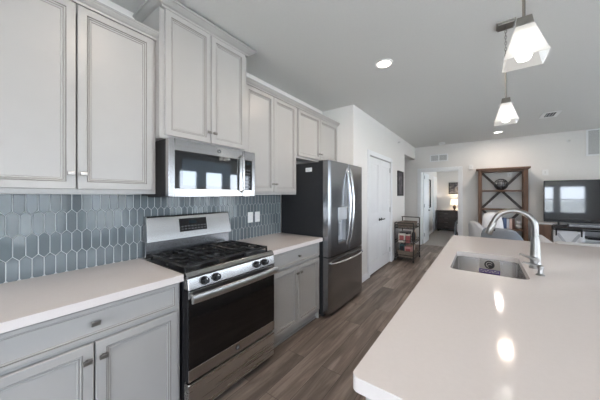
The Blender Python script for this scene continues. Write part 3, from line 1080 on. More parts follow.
# ------------------------------------------------------------------ island, sink, faucet
IX0, IX1, IY0, IY1 = -.281, .98, .604, 3.464
SX0, SX1, SY0, SY1 = -.172, .218, 1.868, 2.505


def island():
    t = thing('kitchen_island', 'light grey kitchen island base under the long quartz top', 'kitchen island', (.3, 2.0, 0))
    x0, x1, y0, y1 = IX0 + .035, IX1 - .30, IY0 + .03, IY1 - .03
    p = .02; z1 = .8735
    bm = boxes((x0, x0 + p, y0, y1, .1, z1), (x1 - p, x1, y0, y1, 0, z1), (x0 + p, x1 - p, y0, y0 + p, 0, z1), (x0 + p, x1 - p, y1 - p, y1, 0, z1),
               (x0 + .06, x0 + .075, y0 + p, y1 - p, 0, .1), (x0 + p, x1 - p, y0 + p, y1 - p, .1, .115))
    obj('carcass', bm, M['cab'], t)
    n = 5; w = (y1 - y0 - .06) / n
    for i in range(n):
        a = y0 + .03 + i * w
        d = obj('door', panel(w - .008, .72, .02, DOOR, FNX(x0 - .0205, a + w - .004, .125)), [M['cab'], M['groove']], t)
        s = .03 if i % 2 else w - .038
        bm = bmesh.new(); cyl(bm, (x0 - .02, a + s, .80), (x0 - .037, a + s, .80), .006, seg=12)
        box(bm, x0 - .047, x0 - .037, a + s - .017, a + s + .017, .79, .81)
        obj('knob', bm, M['knob'], d, bevel=.002)
    obj('end_panel', panel(x1 - x0 - .06, .70, .012, DOOR[1:], FNY(x0 + .03, y0 - .0125, .13)), [M['cab'], M['groove']], t)
    o = obj('island_countertop', slab(rounded_rect(IX0, IX1, IY0, IY1, .020), .8745, .914, [rounded_rect(SX0, SX1, SY0, SY1, .045)]), M['quartz'], bevel=.003)
    tag(o, 'long pinkish white quartz island top with sink cut-out', 'countertop')


island()
for nm in ('island_countertop',):
    centre(bpy.data.objects[nm])


def sink():
    t = thing('kitchen_sink', 'undermount stainless steel sink sunk in the island top', 'sink', ((SX0 + SX1) / 2, (SY0 + SY1) / 2, .674))
    bm = bmesh.new(); e = .006
    def lp(ins, z, r):
        return [bm.verts.new((x, y, z)) for x, y in rounded_rect(SX0 - e + ins, SX1 + e - ins, SY0 - e + ins, SY1 + e - ins, r)]
    L = [lp(-.02, .8738, .06), lp(-.02, .872, .06), lp(0, .872, .05), lp(.004, .74, .05), lp(.010, .705, .05), lp(.03, .690, .04), lp(.12, .686, .02)]
    for a, b in zip(L, L[1:]):
        for j in range(len(a)):
            k = (j + 1) % len(a)
            bm.faces.new((a[j], a[k], b[k], b[j]))
    bm.faces.new(L[-1])
    o = obj('basin', bm, M['steel_sink'], t, smooth=True)
    cx, cy = (SX0 + SX1) / 2, (SY0 + SY1) / 2
    bm = bmesh.new()
    lathe(bm, [(.055, .6865), (.055, .689), (.044, .689), (.040, .6875), (.012, .6872), (.010, .694), (.004, .695)], cx, cy)
    obj('drain', bm, M['chrome'], t, smooth=True)
    # maker's label stuck to the far wall of the basin
    y = SY1 + e - .0075
    s = obj('sticker', boxes((-.022, .112, y - .001, y, .757, .868)), M['stk_grey'], t, label='grey and purple sticker on the basin wall')
    obj('sticker_band', boxes((-.022, .112, y - .0014, y - .001, .757, .791)), M['stk_purple'], s)
    bm = bmesh.new(); cyl(bm, (.045, y - .001, .829), (.045, y - .0016, .829), .033, seg=30)
    em = obj('sticker_emblem', bm, M['blackmatte'], s)
    bm = bmesh.new(); tube(bm, [(.045 + .021 * math.cos(a), y - .0018, .829 + .021 * math.sin(a)) for a in [math.radians(40 + 22 * i) for i in range(11)]], .0028, seg=6)
    tube(bm, [(.031, y - .0018, .822), (.045, y - .0018, .833), (.060, y - .0018, .829)], .003, seg=6)
    obj('swoosh', bm, M['stk_grey'], em)
    bm = bmesh.new(); rnd = random.Random(5)
    for row, zz in ((0, .779), (1, .768)):
        x = -.014
        while x < .10:
            w = rnd.uniform(.006, .02)
            box(bm, x, min(x + w, .104), y - .0018, y - .0014, zz, zz + .004); x += w + .005
    obj('sticker_print', bm, M['white'], s)


M['steel_sink'] = add_noise(mat('sink_steel', (0.66, 0.645, 0.63), 0.24, 1.0), 9, 0.02, (1, 1, 0.05))
M['stk_grey'] = mat('sticker_grey', (0.45, 0.43, 0.41), 0.4)
M['stk_purple'] = mat('sticker_purple', (0.10, 0.06, 0.26), 0.4)
sink()


def faucet():
    x, y, z0 = .277, 2.206, .914
    t = thing('kitchen_faucet', 'tall brushed steel gooseneck pull-down faucet standing behind the sink', 'faucet', (x, y, z0))
    bm = bmesh.new()
    lathe(bm, [(.032, z0 + .0005), (.032, z0 + .006), (.0285, z0 + .012), (.0265, z0 + .10), (.0235, z0 + .16), (.021, z0 + .20)], x, y, 28)
    obj('body', bm, M['faucet'], t, smooth=True)
    R = .108; cx, cz = x - R, 1.178
    pts = [(x, y, z0 + .195), (x, y, 1.14)]
    for i in range(0, 17):
        a = math.radians(160 * i / 16)
        pts.append((cx + R * math.cos(a), y, cz + R * math.sin(a)))
    a = math.radians(160); d = Vector((-math.sin(a), 0, math.cos(a)))
    end = Vector(pts[-1])
    pts.append(tuple(end + d * .02))
    bm = bmesh.new(); tube(bm, pts, .0170, seg=20)
    obj('spout', bm, M['faucet'], t, smooth=True)
    bm = bmesh.new(); p = end + d * .015
    tube(bm, [p, p + d * .008, p + d * .05, p + d * .085, p + d * .09], [.018, .0205, .0215, .0225, .020], seg=20)
    h = obj('spray_head', bm, M['faucet'], t, smooth=True)
    q = p + d * .05
    bm = bmesh.new(); nn = Vector((d.z, 0, -d.x)) * -1
    cyl(bm, q + nn * .018, q + nn * .027, .008, .007, seg=12)
    obj('spray_button', bm, M['blackmatte'], h, label='dark spray button')
    # side lever towards the near side
    bm = bmesh.new()
    cyl(bm, (x, y - .02, .975), (x, y - .045, .975), .017, seg=18)
    obj('handle_hub', bm, M['faucet'], t, smooth=True)
    bm = bmesh.new(); tube(bm, [(x, y - .04, .978), (x - .03, y - .044, .988), (x - .085, y - .047, 1.006)], [.0085, .0075, .0065], seg=12)
    obj('lever', bm, M['faucet'], t, smooth=True)


def dispenser():
    x, y, z0 = .277, 2.03, .914
    t = thing('soap_dispenser', 'small brushed steel soap dispenser next to the faucet', 'soap dispenser', (x, y, z0))
    bm = bmesh.new(); lathe(bm, [(.022, z0 + .0005), (.022, z0 + .004), (.013, z0 + .01), (.011, z0 + .035), (.015, z0 + .038), (.015, z0 + .055), (.008, z0 + .06)], x, y, 22)
    obj('body', bm, M['faucet'], t, smooth=True)
    bm = bmesh.new(); tube(bm, [(x + .008, y, z0 + .05), (x - .03, y, z0 + .057), (x - .075, y, z0 + .066), (x - .082, y, z0 + .060)], [.007, .0065, .0055, .005], seg=12)
    obj('nozzle', bm, M['faucet'], t, smooth=True)


M['faucet'] = mat('faucet_nickel', (0.30, 0.29, 0.275), 0.30, 1.0)
faucet()
dispenser()


# ------------------------------------------------------------------ ceiling: pendants, cans, vents
def pendant(y, label, dz=0.0):
    x = .148
    t = thing('pendant_light', label, 'pendant light', (x, y, CH), 'pair of pendants over the island')
    bm = boxes((x - .058, x + .058, y - .058, y + .058, CH - .008, CH - .0002))
    box(bm, x - .05, x + .05, y - .05, y + .05, CH - .022, CH - .008)
    obj('canopy', bm, M['pendmetal'], t, bevel=.004)
    bm = bmesh.new(); z = CH - .022; i = 0
    while z > 2.50:
        pts = []
        for k in range(14):
            a = 2 * PI * k / 14
            u, w = .006 * math.cos(a), .015 * math.sin(a)
            pts.append((x + (u if i % 2 else 0), y + (0 if i % 2 else u), z - .013 + w))
        tube(bm, pts, .0018, seg=6, closed=True); z -= .0235; i += 1
    obj('chain', bm, M['pendmetal'], t, smooth=True)
    bm = bmesh.new(); cyl(bm, (x, y, 2.175 + dz), (x, y, z + .003), .0058, seg=14)
    obj('rod', bm, M['pendmetal'], t, smooth=True)
    bm = bmesh.new()
    def fr(bm, a, b, z0, z1):
        v = [bm.verts.new((x + sx * h, y + sy * h, zz)) for h, zz in ((a, z0), (b, z1)) for sx, sy in ((-1, -1), (1, -1), (1, 1), (-1, 1))]
        for f in ((3, 2, 1, 0), (4, 5, 6, 7), (0, 1, 5, 4), (1, 2, 6, 5), (2, 3, 7, 6), (3, 0, 4, 7)):
            bm.faces.new([v[i] for i in f])
    fr(bm, .031, .025, 2.134 + dz, 2.176 + dz)
    obj('cap', bm, M['pendmetal'], t, bevel=.002)
    # four-sided frosted shade, open below, glass edges with thickness
    bm = bmesh.new()
    prof = [(.0315, 2.1335 + dz), (.068, 2.004 + dz), (.074, 1.985 + dz), (.070, 1.985 + dz), (.064, 2.004 + dz), (.0275, 2.1335 + dz)]
    rg = [[bm.verts.new((x + sx * h, y + sy * h, zz)) for sx, sy in ((-1, -1), (1, -1), (1, 1), (-1, 1))] for h, zz in prof]
    for k in range(len(rg) - 1):
        for j in range(4):
            bm.faces.new((rg[k][j], rg[k][(j + 1) % 4], rg[k + 1][(j + 1) % 4], rg[k + 1][j]))
    for j in range(4):
        bm.faces.new((rg[0][j], rg[0][(j + 1) % 4], rg[-1][(j + 1) % 4], rg[-1][j]))
    obj('glass_shade', bm, M['shade'], t)
    bm = bmesh.new()
    lathe(bm, [(.010, 2.095 + dz), (.012, 2.075 + dz), (.020, 2.05 + dz), (.028, 2.03 + dz), (.029, 2.012 + dz), (.021, 1.994 + dz), (.007, 1.989 + dz)], x, y, 20)
    obj('bulb', bm, M['bulb'], t, smooth=True)
    bm = bmesh.new(); cyl(bm, (x, y, 2.095 + dz), (x, y, 2.134 + dz), .013, seg=16)
    obj('socket', bm, M['white'], t)


M['pendmetal'] = mat('pendant_nickel', (0.30, 0.285, 0.265), 0.35, 1.0)
pendant(1.475, 'near pendant light with large frosted square shade over the island')
pendant(2.535, 'far pendant light on chain and rod over the sink end of island', -.02)


def can(x, y, label, m='can', power=None, warm=WARM):
    t = thing('recessed_light', label, 'ceiling light', (x, y, CH), 'recessed ceiling lights')
    bm = bmesh.new(); lathe(bm, [(.088, CH - .0003), (.088, CH - .006), (.070, CH - .008), (.070, CH - .0003)], x, y, 32)
    obj('trim_ring', bm, M['lightwhite'], t, smooth=True)
    bm = bmesh.new(); cyl(bm, (x, y, CH - .0045), (x, y, CH - .0085), .066, seg=32)
    obj('lens', bm, M[m], t)
    d = bpy.data.lights.new('can_lamp', 'AREA'); d.shape = 'DISK'; d.size = .12; d.energy = power or CAN_W; d.color = warm
    o = bpy.data.objects.new('can_lamp', d); COL.objects.link(o); o.location = (x, y, CH - .010)


can(-.814, 2.545, 'lit warm recessed ceiling light above the aisle between fridge and island', power=6.5)
can(.267, 6.755, 'small lit recessed ceiling light beyond the far pendant, near the far wall', 'can_cool', 7.0, (1, .88, .78))
can(.28, 4.77, 'recessed ceiling light tucked behind the far pendant shade', 'can_cool', 6.0)
can(-.814, .60, 'unseen recessed ceiling light added as fill above the aisle beside the range')  # added fill lamp, out of view
can(-.814, -1.4, 'unseen recessed ceiling light added as fill above the aisle behind the camera')  # another added lamp out of view, for flatter room light


def ceiling_vent():
    x0, x1, y0, y1 = .80, 1.02, 5.62, 6.0
    t = thing('ceiling_vent', 'white slotted supply vent set in the ceiling over the living room', 'vent', (.9, 5.8, CH))
    z = CH - .0003
    bm = boxes((x0, x1, y0, y0 + .05, z - .008, z), (x0, x1, y1 - .05, y1, z - .008, z), (x0, x0 + .05, y0 + .05, y1 - .05, z - .008, z), (x1 - .05, x1, y0 + .05, y1 - .05, z - .008, z))
    obj('frame', bm, M['lightwhite'], t, bevel=.003)
    obj('dark_throat', boxes((x0 + .05, x1 - .05, y0 + .05, y1 - .05, z - .002, z)), M['blackmatte'], t)
    bm = bmesh.new()
    for i in range(3):
        xx = x0 + .062 + i * .036
        box(bm, xx, xx + .016, y0 + .05, y1 - .05, z - .006, z - .003)
    obj('slat', bm, M['greyplastic'], t)


ceiling_vent()


def ceiling_disc(x, y, r, h, name, label, cat):
    bm = bmesh.new(); lathe(bm, [(r, CH - .0003), (r, CH - h * .5), (r * .8, CH - h), (r * .3, CH - h * 1.05)], x, y, 28)
    t = thing(name, label, cat, (x, y, CH))
    obj('housing', bm, M['white'], t, smooth=True)
    bm = bmesh.new(); cyl(bm, (x + r * .4, y - r * .3, CH - h * 1.03), (x + r * .4, y - r * .3, CH - h * 1.08), r * .08, seg=10)
    obj('indicator', bm, M['greyplastic'], t)


ceiling_disc(-.843, 7.28, .07, .045, 'smoke_detector', 'round white smoke detector on the ceiling by the bedroom door', 'smoke detector')


def wall_grille(x0, x1, z0, z1, label, cols, vert=False):
    t = thing('wall_vent', label, 'vent', ((x0 + x1) / 2, FY, z0))
    f = .028
    bm = boxes((x0, x0 + f, FY - .012, FY - .0003, z0, z1), (x1 - f, x1, FY - .012, FY - .0003, z0, z1),
               (x0 + f, x1 - f, FY - .012, FY - .0003, z0, z0 + f), (x0 + f, x1 - f, FY - .012, FY - .0003, z1 - f, z1))
    w = (x1 - x0 - 2 * f) / cols
    for i in range(1, cols):
        c = x0 + f + i * w
        box(bm, c - .014, c + .014, FY - .012, FY - .0003, z0 + f, z1 - f)
    obj('frame', bm, M['trim'], t, bevel=.002)
    obj('backing', boxes((x0 + f, x1 - f, FY - .003, FY - .0005, z0 + f, z1 - f)), M['greyplastic'], t)
    bm = bmesh.new(); z = z0 + f + .004
    while z < z1 - f - .008:
        v = box(bm, x0 + f, x1 - f, FY - .010, FY - .004, z, z + .007); z += .0165
    obj('louvre', bm, M['louvre'], t)


M['louvre'] = mat('louvre_paint', (0.68, 0.68, 0.67), 0.5)
wall_grille(-1.165, -.735, 2.305, 2.50, 'small white two-section return vent above the bedroom doorway', 2)
wall_grille(1.715, 1.925, 2.20, 2.742, 'tall white framed louvred grille high on the far wall above the television', 1)


def plate(x, z, w, h, th, name, label, cat, wall='far', extra=True):
    if wall == 'far':
        t = thing(name, label, cat, (x, FY, z))
        obj('plate', boxes((x - w / 2, x + w / 2, FY - th, FY - .0003, z - h / 2, z + h / 2)), M['white'], t, bevel=.003)
        if extra:
            obj('button', boxes((x - w * .12, x + w * .12, FY - th - .004, FY - th, z - h * .2, z + h * .2)), M['louvre'], t, bevel=.001)


plate(-.232, 2.10, .085, .115, .035, 'fire_alarm', 'white fire alarm strobe on the wall left of the bookcase', 'alarm')
plate(1.11, 1.895, .10, .13, .025, 'wall_thermostat', 'small white thermostat on the wall between bookcase and television', 'thermostat')
plate(.148, 1.225, .075, .12, .008, 'light_switch', 'white switch plate on the wall seen through the middle bay of the bookcase', 'switch')
plate(.511, 1.875, .08, .11, .012, 'wall_plate', 'small white plate on the wall seen through the top bay of the bookcase', 'wall plate')


def sprinkler(x, y, z, nrm, label):
    t = thing('sprinkler_head', label, 'sprinkler', (x, y, z), 'wall sprinklers')
    n = Vector(nrm); p = Vector((x, y, z))
    bm = bmesh.new(); cyl(bm, p + n * .0003, p + n * .006, .032, .028, seg=20)
    obj('escutcheon', bm, M['louvre'], t)
    bm = bmesh.new(); cyl(bm, p + n * .006, p + n * .045, .009, .006, seg=12); cyl(bm, p + n * .045, p + n * .05, .020, seg=14)
    obj('nozzle', bm, M['nickel'], t)


sprinkler(PX, 5.83, 2.60, (1, 0, 0), 'small round sprinkler head high on the wall by the hall opening')
sprinkler(1.47, FY, 2.545, (0, -1, 0), 'small round sprinkler head high on the far wall left of the louvred grille')

# ------------------------------------------------------------------ picture on the pantry wall
def picture_left():
    t = thing('framed_picture', 'tall dark framed picture on the pantry wall above the wire cart', 'picture', (PX, 6.0, 1.37))
    y0, y1, z0, z1 = 5.76, 6.22, 1.38, 1.95
    x = PX + .0005; f = .035
    bm = boxes((x, x + .025, y0, y0 + f, z0, z1), (x, x + .025, y1 - f, y1, z0, z1), (x, x + .025, y0 + f, y1 - f, z0, z0 + f), (x, x + .025, y0 + f, y1 - f, z1 - f, z1))
    obj('frame', bm, M['blackmatte'], t, bevel=.002)
    obj('print', boxes((x, x + .012, y0 + f, y1 - f, z0 + f, z1 - f)), M['art1'], t)


def artmat(name, cols, scale):
    m = mat(name, cols[0], 0.5)
    n, l, b = nodes(m)
    tc = n.new('ShaderNodeTexCoord'); nz = n.new('ShaderNodeTexNoise'); rp = n.new('ShaderNodeValToRGB')
    nz.inputs['Scale'].default_value = scale; nz.inputs['Detail'].default_value = 3; nz.inputs['Distortion'].default_value = 1.2
    q = rp.color_ramp.elements; q[0].position = .35; q[1].position = .68
    q[0].color = (*cols[0], 1); q[1].color = (*cols[2], 1); q.new(.52).color = (*cols[1], 1)
    l.new(tc.outputs['Object'], nz.inputs['Vector']); l.new(nz.outputs['Fac'], rp.inputs[0]); l.new(rp.outputs[0], b.inputs['Base Color'])
    return m


M['art1'] = artmat('dark_print', [(.02, .02, .025), (.06, .055, .06), (.28, .25, .26)], 5)
M['art2'] = artmat('abstract_print', [(.03, .03, .04), (.18, .17, .17), (.60, .58, .56)], 4)
picture_left()


# ------------------------------------------------------------------ wire cart with goods
def cart():
    x0, x1, y0, y1 = -1.500, -1.135, 5.42, 6.03
    t = thing('wire_cart', 'dark metal three-tier wire cart on casters against the pantry wall', 'cart', ((x0 + x1) / 2, (y0 + y1) / 2, 0))
    for (x, y, zt) in ((x0, y0, .815), (x1, y0, .815), (x0, y1, .90), (x1, y1, .90)):
        bm = bmesh.new(); cyl(bm, (x, y, .055), (x, y, zt), .011, seg=12)
        obj('post', bm, M['wirecart'], t, smooth=True)
        bm = bmesh.new(); cyl(bm, (x - .012, y, .027), (x + .012, y, .027), .026, seg=18); cyl(bm, (x, y, .03), (x, y, .057), .008, seg=10)
        obj('caster', bm, M['blackmatte'], t)
    for z in (.075, .385, .695):
        bm = bmesh.new()
        for a, b in (((x0, y0), (x1, y0)), ((x1, y0), (x1, y1)), ((x1, y1), (x0, y1)), ((x0, y1), (x0, y0))):
            for dz in (0, .062):
                cyl(bm, (*a, z + dz), (*b, z + dz), .0065, seg=8)
        k = 9
        for i in range(1, k):
            yy = y0 + (y1 - y0) * i / k
            cyl(bm, (x0, yy, z), (x1, yy, z), .003, seg=6)
            for xx in (x0, x1):
                cyl(bm, (xx, yy, z), (xx, yy, z + .062), .003, seg=6)
        for i in range(1, 6):
            xx = x0 + (x1 - x0) * i / 6
            cyl(bm, (xx, y0, z), (xx, y1, z), .003, seg=6)
            for yy in (y0, y1):
                cyl(bm, (xx, yy, z), (xx, yy, z + .062), .003, seg=6)
        obj('shelf', bm, M['wirecart'], t)
    bm = bmesh.new()
    cyl(bm, (x0, y0, .812), (x1, y0, .812), .010, seg=10)
    cyl(bm, (x0, y1, .895), (x1, y1, .895), .010, seg=10)
    for x in (x0, x1):
        cyl(bm, (x, y0, .812), (x, y0 + .12, .812), .009, seg=10)
        cyl(bm, (x, y1, .895), (x, y1 - .05, .895), .009, seg=10)
    obj('top_rail', bm, M['wirecart'], t)


cart()


def basket(x0, x1, y0, y1, z0, h, label):
    t = thing('wicker_basket', label, 'basket', ((x0 + x1) / 2, (y0 + y1) / 2, z0), 'wicker baskets on the cart')
    bm = bmesh.new()
    L = [[bm.verts.new((x, y, z)) for x, y in rounded_rect(x0 + i, x1 - i, y0 + i, y1 - i, .04)] for i, z in ((.018, z0), (.0, z0 + h), (.008, z0 + h), (.026, z0 + .012))]
    for a, b in zip(L, L[1:]):
        for j in range(len(a)):
            bm.faces.new((a[j], a[(j + 1) % len(a)], b[(j + 1) % len(a)], b[j]))
    bm.faces.new(L[0]); bm.faces.new(L[-1])
    obj('body', bm, M['wicker'], t)
    bm = bmesh.new(); tube(bm, [(x, y, z0 + h) for x, y in rounded_rect(x0 + .004, x1 - .004, y0 + .004, y1 - .004, .04)], .008, seg=8, closed=True)
    obj('rim', bm, M['wicker'], t)


basket(-1.475, -1.16, 5.46, 5.98, .7025, .105, 'low brown wicker basket on the top shelf of the wire cart')
basket(-1.475, -1.16, 5.46, 5.98, .0825, .13, 'tan wicker basket on the bottom shelf of the wire cart')


def small(name, label, cat, parts, loc, group=None):
    t = thing(name, label, cat, loc, group)
    for nm, bm, m in parts:
        obj(nm, bm, m, t, bevel=.002)


C = lambda *c, r=.5: mat('goods', c, r)
red, cream, teal, dk, tan_, pink = C(.30, .07, .07), C(.62, .57, .5), C(.04, .11, .12), C(.02, .02, .025, r=.3), C(.42, .31, .22), C(.55, .30, .28)
zs = .3925
small('snack_box', 'cream and red snack box at the front of the middle cart shelf', 'box',
      [('carton', boxes((-1.44, -1.31, 5.455, 5.53, zs, zs + .19)), cream), ('label_panel', boxes((-1.42, -1.33, 5.4535, 5.455, zs + .05, zs + .15)), red)], (-1.375, 5.49, zs))
small('snack_box', 'red box with pale lid beside the cream snack box on the cart', 'box',
      [('carton', boxes((-1.295, -1.22, 5.46, 5.56, zs, zs + .15)), red), ('lid', boxes((-1.297, -1.218, 5.458, 5.562, zs + .15, zs + .175)), cream)], (-1.257, 5.51, zs))


def bottle(x, y, z0, r, h, m, label, capm):
    t = thing('bottle', label, 'bottle', (x, y, z0), 'bottles on the cart')
    bm = bmesh.new(); lathe(bm, [(r * .9, z0), (r, z0 + .01), (r, z0 + h * .6), (r * .8, z0 + h * .72), (r * .35, z0 + h * .82), (r * .33, z0 + h * .93)], x, y, 18)
    obj('body', bm, m, t, smooth=True)
    bm = bmesh.new(); cyl(bm, (x, y, z0 + h * .93), (x, y, z0 + h), r * .38, seg=14)
    obj('cap', bm, capm, t)


bottle(-1.19, 5.70, zs, .036, .27, dk, 'dark bottle on the middle cart shelf near its right side', tan_)
bottle(-1.20, 5.82, zs, .036, .26, tan_, 'tan bottle at the back of the middle cart shelf', dk)
small('storage_bin', 'dark storage bin at the back left of the middle cart shelf', 'bin',
      [('bin', boxes((-1.46, -1.28, 5.60, 5.90, zs, zs + .20)), dk)], (-1.37, 5.75, zs))
zb_ = .2205
small('snack_bag', 'pink and red folded snack bag lying in the bottom basket of the cart', 'bag',
      [('bag', boxes((-1.33, -1.2, 5.52, 5.68, .104, .30)), pink), ('label_panel', boxes((-1.31, -1.22, 5.5185, 5.52, .16, .26)), red)], (-1.265, 5.6, .104))
small('snack_box', 'dark teal box standing in the bottom basket of the cart', 'box',
      [('carton', boxes((-1.44, -1.35, 5.55, 5.72, .104, .335)), teal), ('label_panel', boxes((-1.43, -1.36, 5.5485, 5.55, .2, .3)), dk)], (-1.395, 5.63, .104))
small('snack_box', 'tan carton at the back of the bottom cart basket', 'box',
      [('carton', boxes((-1.30, -1.20, 5.75, 5.9, .104, .32)), tan_), ('label_panel', boxes((-1.2, -1.1985, 5.77, 5.88, .18, .29)), cream)], (-1.25, 5.82, .104))


# ------------------------------------------------------------------ far wall: bookcase with its things
def bookcase():
    x0, x1, yf, yb, top = -.085, .80, 7.25, 7.575, 1.985
    t = thing('bookcase', 'rustic brown wood bookcase with crossed back braces against the far wall', 'bookcase', ((x0 + x1) / 2, (yf + yb) / 2, 0))
    for a in (x0, x1 - .075):
        for (p, q) in ((yf, yf + .06), (yb - .06, yb)):
            obj('post', boxes((a, a + .075, p, q, 0, top - .05)), M['wood'], t, bevel=.003)
        for z in (.06, .60, 1.05):
            obj('side_rail', boxes((a + .02, a + .055, yf + .06, yb - .06, z, z + .05)), M['wood'], t)
    obj('top', boxes((x0 - .04, x1 + .04, yf - .03, yb, top, top + .035)), M['woodh'], t, bevel=.004)
    obj('top_rail', boxes((x0 + .0, x1 - .0, yf, yb, top - .05, top)), M['woodh'], t)
    for z in (.12, .595, 1.045, 1.475):
        obj('shelf', boxes((x0 + .075, x1 - .075, yf + .01, yb - .03, z, z + .035)), M['woodh'], t, bevel=.002)
    xa, xb = x0 + .075, x1 - .075
    for (z0, z1) in ((1.08, top - .05), (.155, 1.045)):
        for s in (0, 1):
            a = Vector((xa, yb - .016, z0 if s else z1)); b = Vector((xb, yb - .016, z1 if s else z0))
            d = (b - a).normalized(); nn = Vector((-d.z, 0, d.x)) * .026; th = Vector((0, .006, 0)); off = Vector((0, -.0065 if s else .0065, 0))
            bm = bmesh.new(); vs = [bm.verts.new(p + off + sx * nn + sy * th) for p in (a, b) for sx in (-1, 1) for sy in (-1, 1)]
            for f in ((0, 1, 3, 2), (4, 6, 7, 5), (0, 4, 5, 1), (2, 3, 7, 6), (0, 2, 6, 4), (1, 5, 7, 3)):
                bm.faces.new([vs[i] for i in f])
            obj('cross_brace', bm, M['bracewood'], t)


bookcase()


def wire_orb():
    x, y, z0 = .345, 7.36, 1.5105
    a, b = .128, .128
    t = thing('wire_bowl', 'dark round woven wire orb standing on the top shelf of the bookcase', 'ornament', (x, y, z0))
    bm = bmesh.new(); c = Vector((x, y, z0 + b + .004))
    for k in range(9):
        an = PI * k / 9
        pts = [c + Vector((a * math.cos(q) * math.cos(an), .7 * a * math.cos(q) * math.sin(an), b * math.sin(q))) for q in [2 * PI * i / 28 for i in range(28)]]
        tube(bm, pts, .0042, seg=5, closed=True)
    for k in range(1, 6):
        q = -PI / 2 + PI * k / 6
        pts = [c + Vector((a * math.cos(q) * math.cos(f), .7 * a * math.cos(q) * math.sin(f), b * math.sin(q))) for f in [2 * PI * i / 28 for i in range(28)]]
        tube(bm, pts, .0042, seg=5, closed=True)
    obj('wire_cage', bm, M['orb'], t)
    bm = bmesh.new(); cyl(bm, (x, y, z0), (x, y, z0 + .012), .045, .03, seg=20)
    obj('stand', bm, M['orb'], t)
    bm = bmesh.new(); bmesh.ops.create_uvsphere(bm, u_segments=20, v_segments=12, radius=.075, matrix=Matrix.Translation(c))
    obj('inner_ball', bm, M['orbin'], t, smooth='all')


M['orb'] = mat('orb_wire', (.035, .035, .04), .4, .5)
M['orbin'] = mat('orb_inner', (.22, .23, .25), .5)
wire_orb()
bkc = [((.52, .46, .38), .060, 'tan'), ((.75, .73, .70), .062, 'white'), ((.035, .05, .12), .055, 'navy blue'), ((.10, .16, .30), .052, 'blue'),
       ((.55, .58, .62), .045, 'pale grey'), ((.62, .45, .40), .050, 'dusty pink'), ((.12, .055, .04), .045, 'dark brown')]
bx = .215
for i, (c, w, nm) in enumerate(bkc):
    h = (.225, .25, .245, .24, .22, .235, .23)[i]
    z = .6305; t = thing('book', nm + ' book in the row on the bookcase shelf above the grey armchair', 'book', (bx + w / 2, 7.40, z), 'books on the bookcase')
    cv = boxes((bx, bx + .006, 7.31, 7.47, z, z + h), (bx + w - .009, bx + w - .003, 7.31, 7.47, z, z + h), (bx + .006, bx + w - .009, 7.31, 7.316, z, z + h))
    obj('cover', cv, mat('book_cover', c, .5), t)
    obj('pages', boxes((bx + .006, bx + w - .009, 7.316, 7.465, z + .004, z + h - .004)), cream, t)
    bx += w + .0005


def plush():
    x, y, z = .655, 7.38, .6305
    t = thing('toy_plush', 'crumpled pale grey plush leaning at the right end of the books', 'plush toy', (x, y, z))
    bm = bmesh.new()
    bmesh.ops.create_icosphere(bm, subdivisions=3, radius=.055, matrix=Matrix.Translation((x, y, z + .055)) @ Matrix.Diagonal((1, .9, 1, 1)))
    for v in bm.verts:
        v.co.x += .006 * math.sin(60 * v.co.z)
    obj('body', bm, M['cushion'], t, smooth='all')
    bm = bmesh.new(); bmesh.ops.create_icosphere(bm, subdivisions=3, radius=.045, matrix=Matrix.Translation((x - .008, y - .01, z + .145)))
    h = obj('head', bm, M['cushion'], t, smooth='all')
    for s in (-1, 1):
        bm = bmesh.new(); bmesh.ops.create_icosphere(bm, subdivisions=2, radius=.018, matrix=Matrix.Translation((x - .008 + s * .032, y, z + .18)))
        obj('ear', bm, M['cushion'], h, smooth='all')


plush()
small('storage_bin', 'black storage box on the bookcase shelf below the books', 'box', [('bin', boxes((.5, .70, 7.3, 7.5, .1555, .42)), dk)], (.6, 7.4, .1555))


# ------------------------------------------------------------------ armchairs
def barrel_chair(label, x, y, rot, m, seat_m, R=.40, back_h=.98, arm_h=.66, cushion=None):
    t = thing('armchair', label, 'armchair', (x, y, 0), 'upholstered armchairs behind the island')
    t.rotation_euler = (0, 0, 0)
    N = 40; A = math.radians(125)
    bm = bmesh.new(); rings = []
    for i in range(N + 1):
        s = -1 + 2 * i / N
        a = s * A
        u = Vector((math.cos(a + rot), math.sin(a + rot), 0))          # back centre lies along +u at s=0
        k = 1 / (1 + math.exp((abs(s) - .52) * 14))
        h = arm_h + (back_h - arm_h) * k
        o = .06 * (h - .4)
        rings.append([bm.verts.new(Vector((x, y, 0)) + u * r + Vector((0, 0, z))) for r, z in
                      ((R - .02, .14), (R + .03, .30), (R + o + .03, h - .07), (R + o + .015, h - .02), (R + o - .03, h), (R + o - .075, h - .02), (R + o - .095, h - .07), (R - .085, .34), (R - .09, .14))])
    for a, b in zip(rings, rings[1:]):
        for j in range(9):
            bm.faces.new((a[j], a[(j + 1) % 9], b[(j + 1) % 9], b[j]))
    bm.faces.new(rings[0]); bm.faces.new(list(reversed(rings[-1])))
    obj('backrest', bm, m, t, smooth=True, bevel=.012)
    bm = bmesh.new(); lathe(bm, [(R - .10, .24), (R - .092, .26), (R - .092, .41), (R - .12, .45), (R * .4, .465)], x, y, 32)
    obj('seat_cushion', bm, seat_m, t, smooth=True)
    bm = bmesh.new(); lathe(bm, [(R - .12, .13), (R - .12, .24)], x, y, 24)
    obj('seat_base', bm, m, t)
    for k in range(4):
        a = rot + PI / 4 + k * PI / 2
        bm = bmesh.new(); p = Vector((x + (R - .13) * math.cos(a), y + (R - .13) * math.sin(a), 0))
        cyl(bm, p, p + Vector((0, 0, .132)), .016, .024, seg=14)
        obj('leg', bm, M['darkwood'], t)
    return t


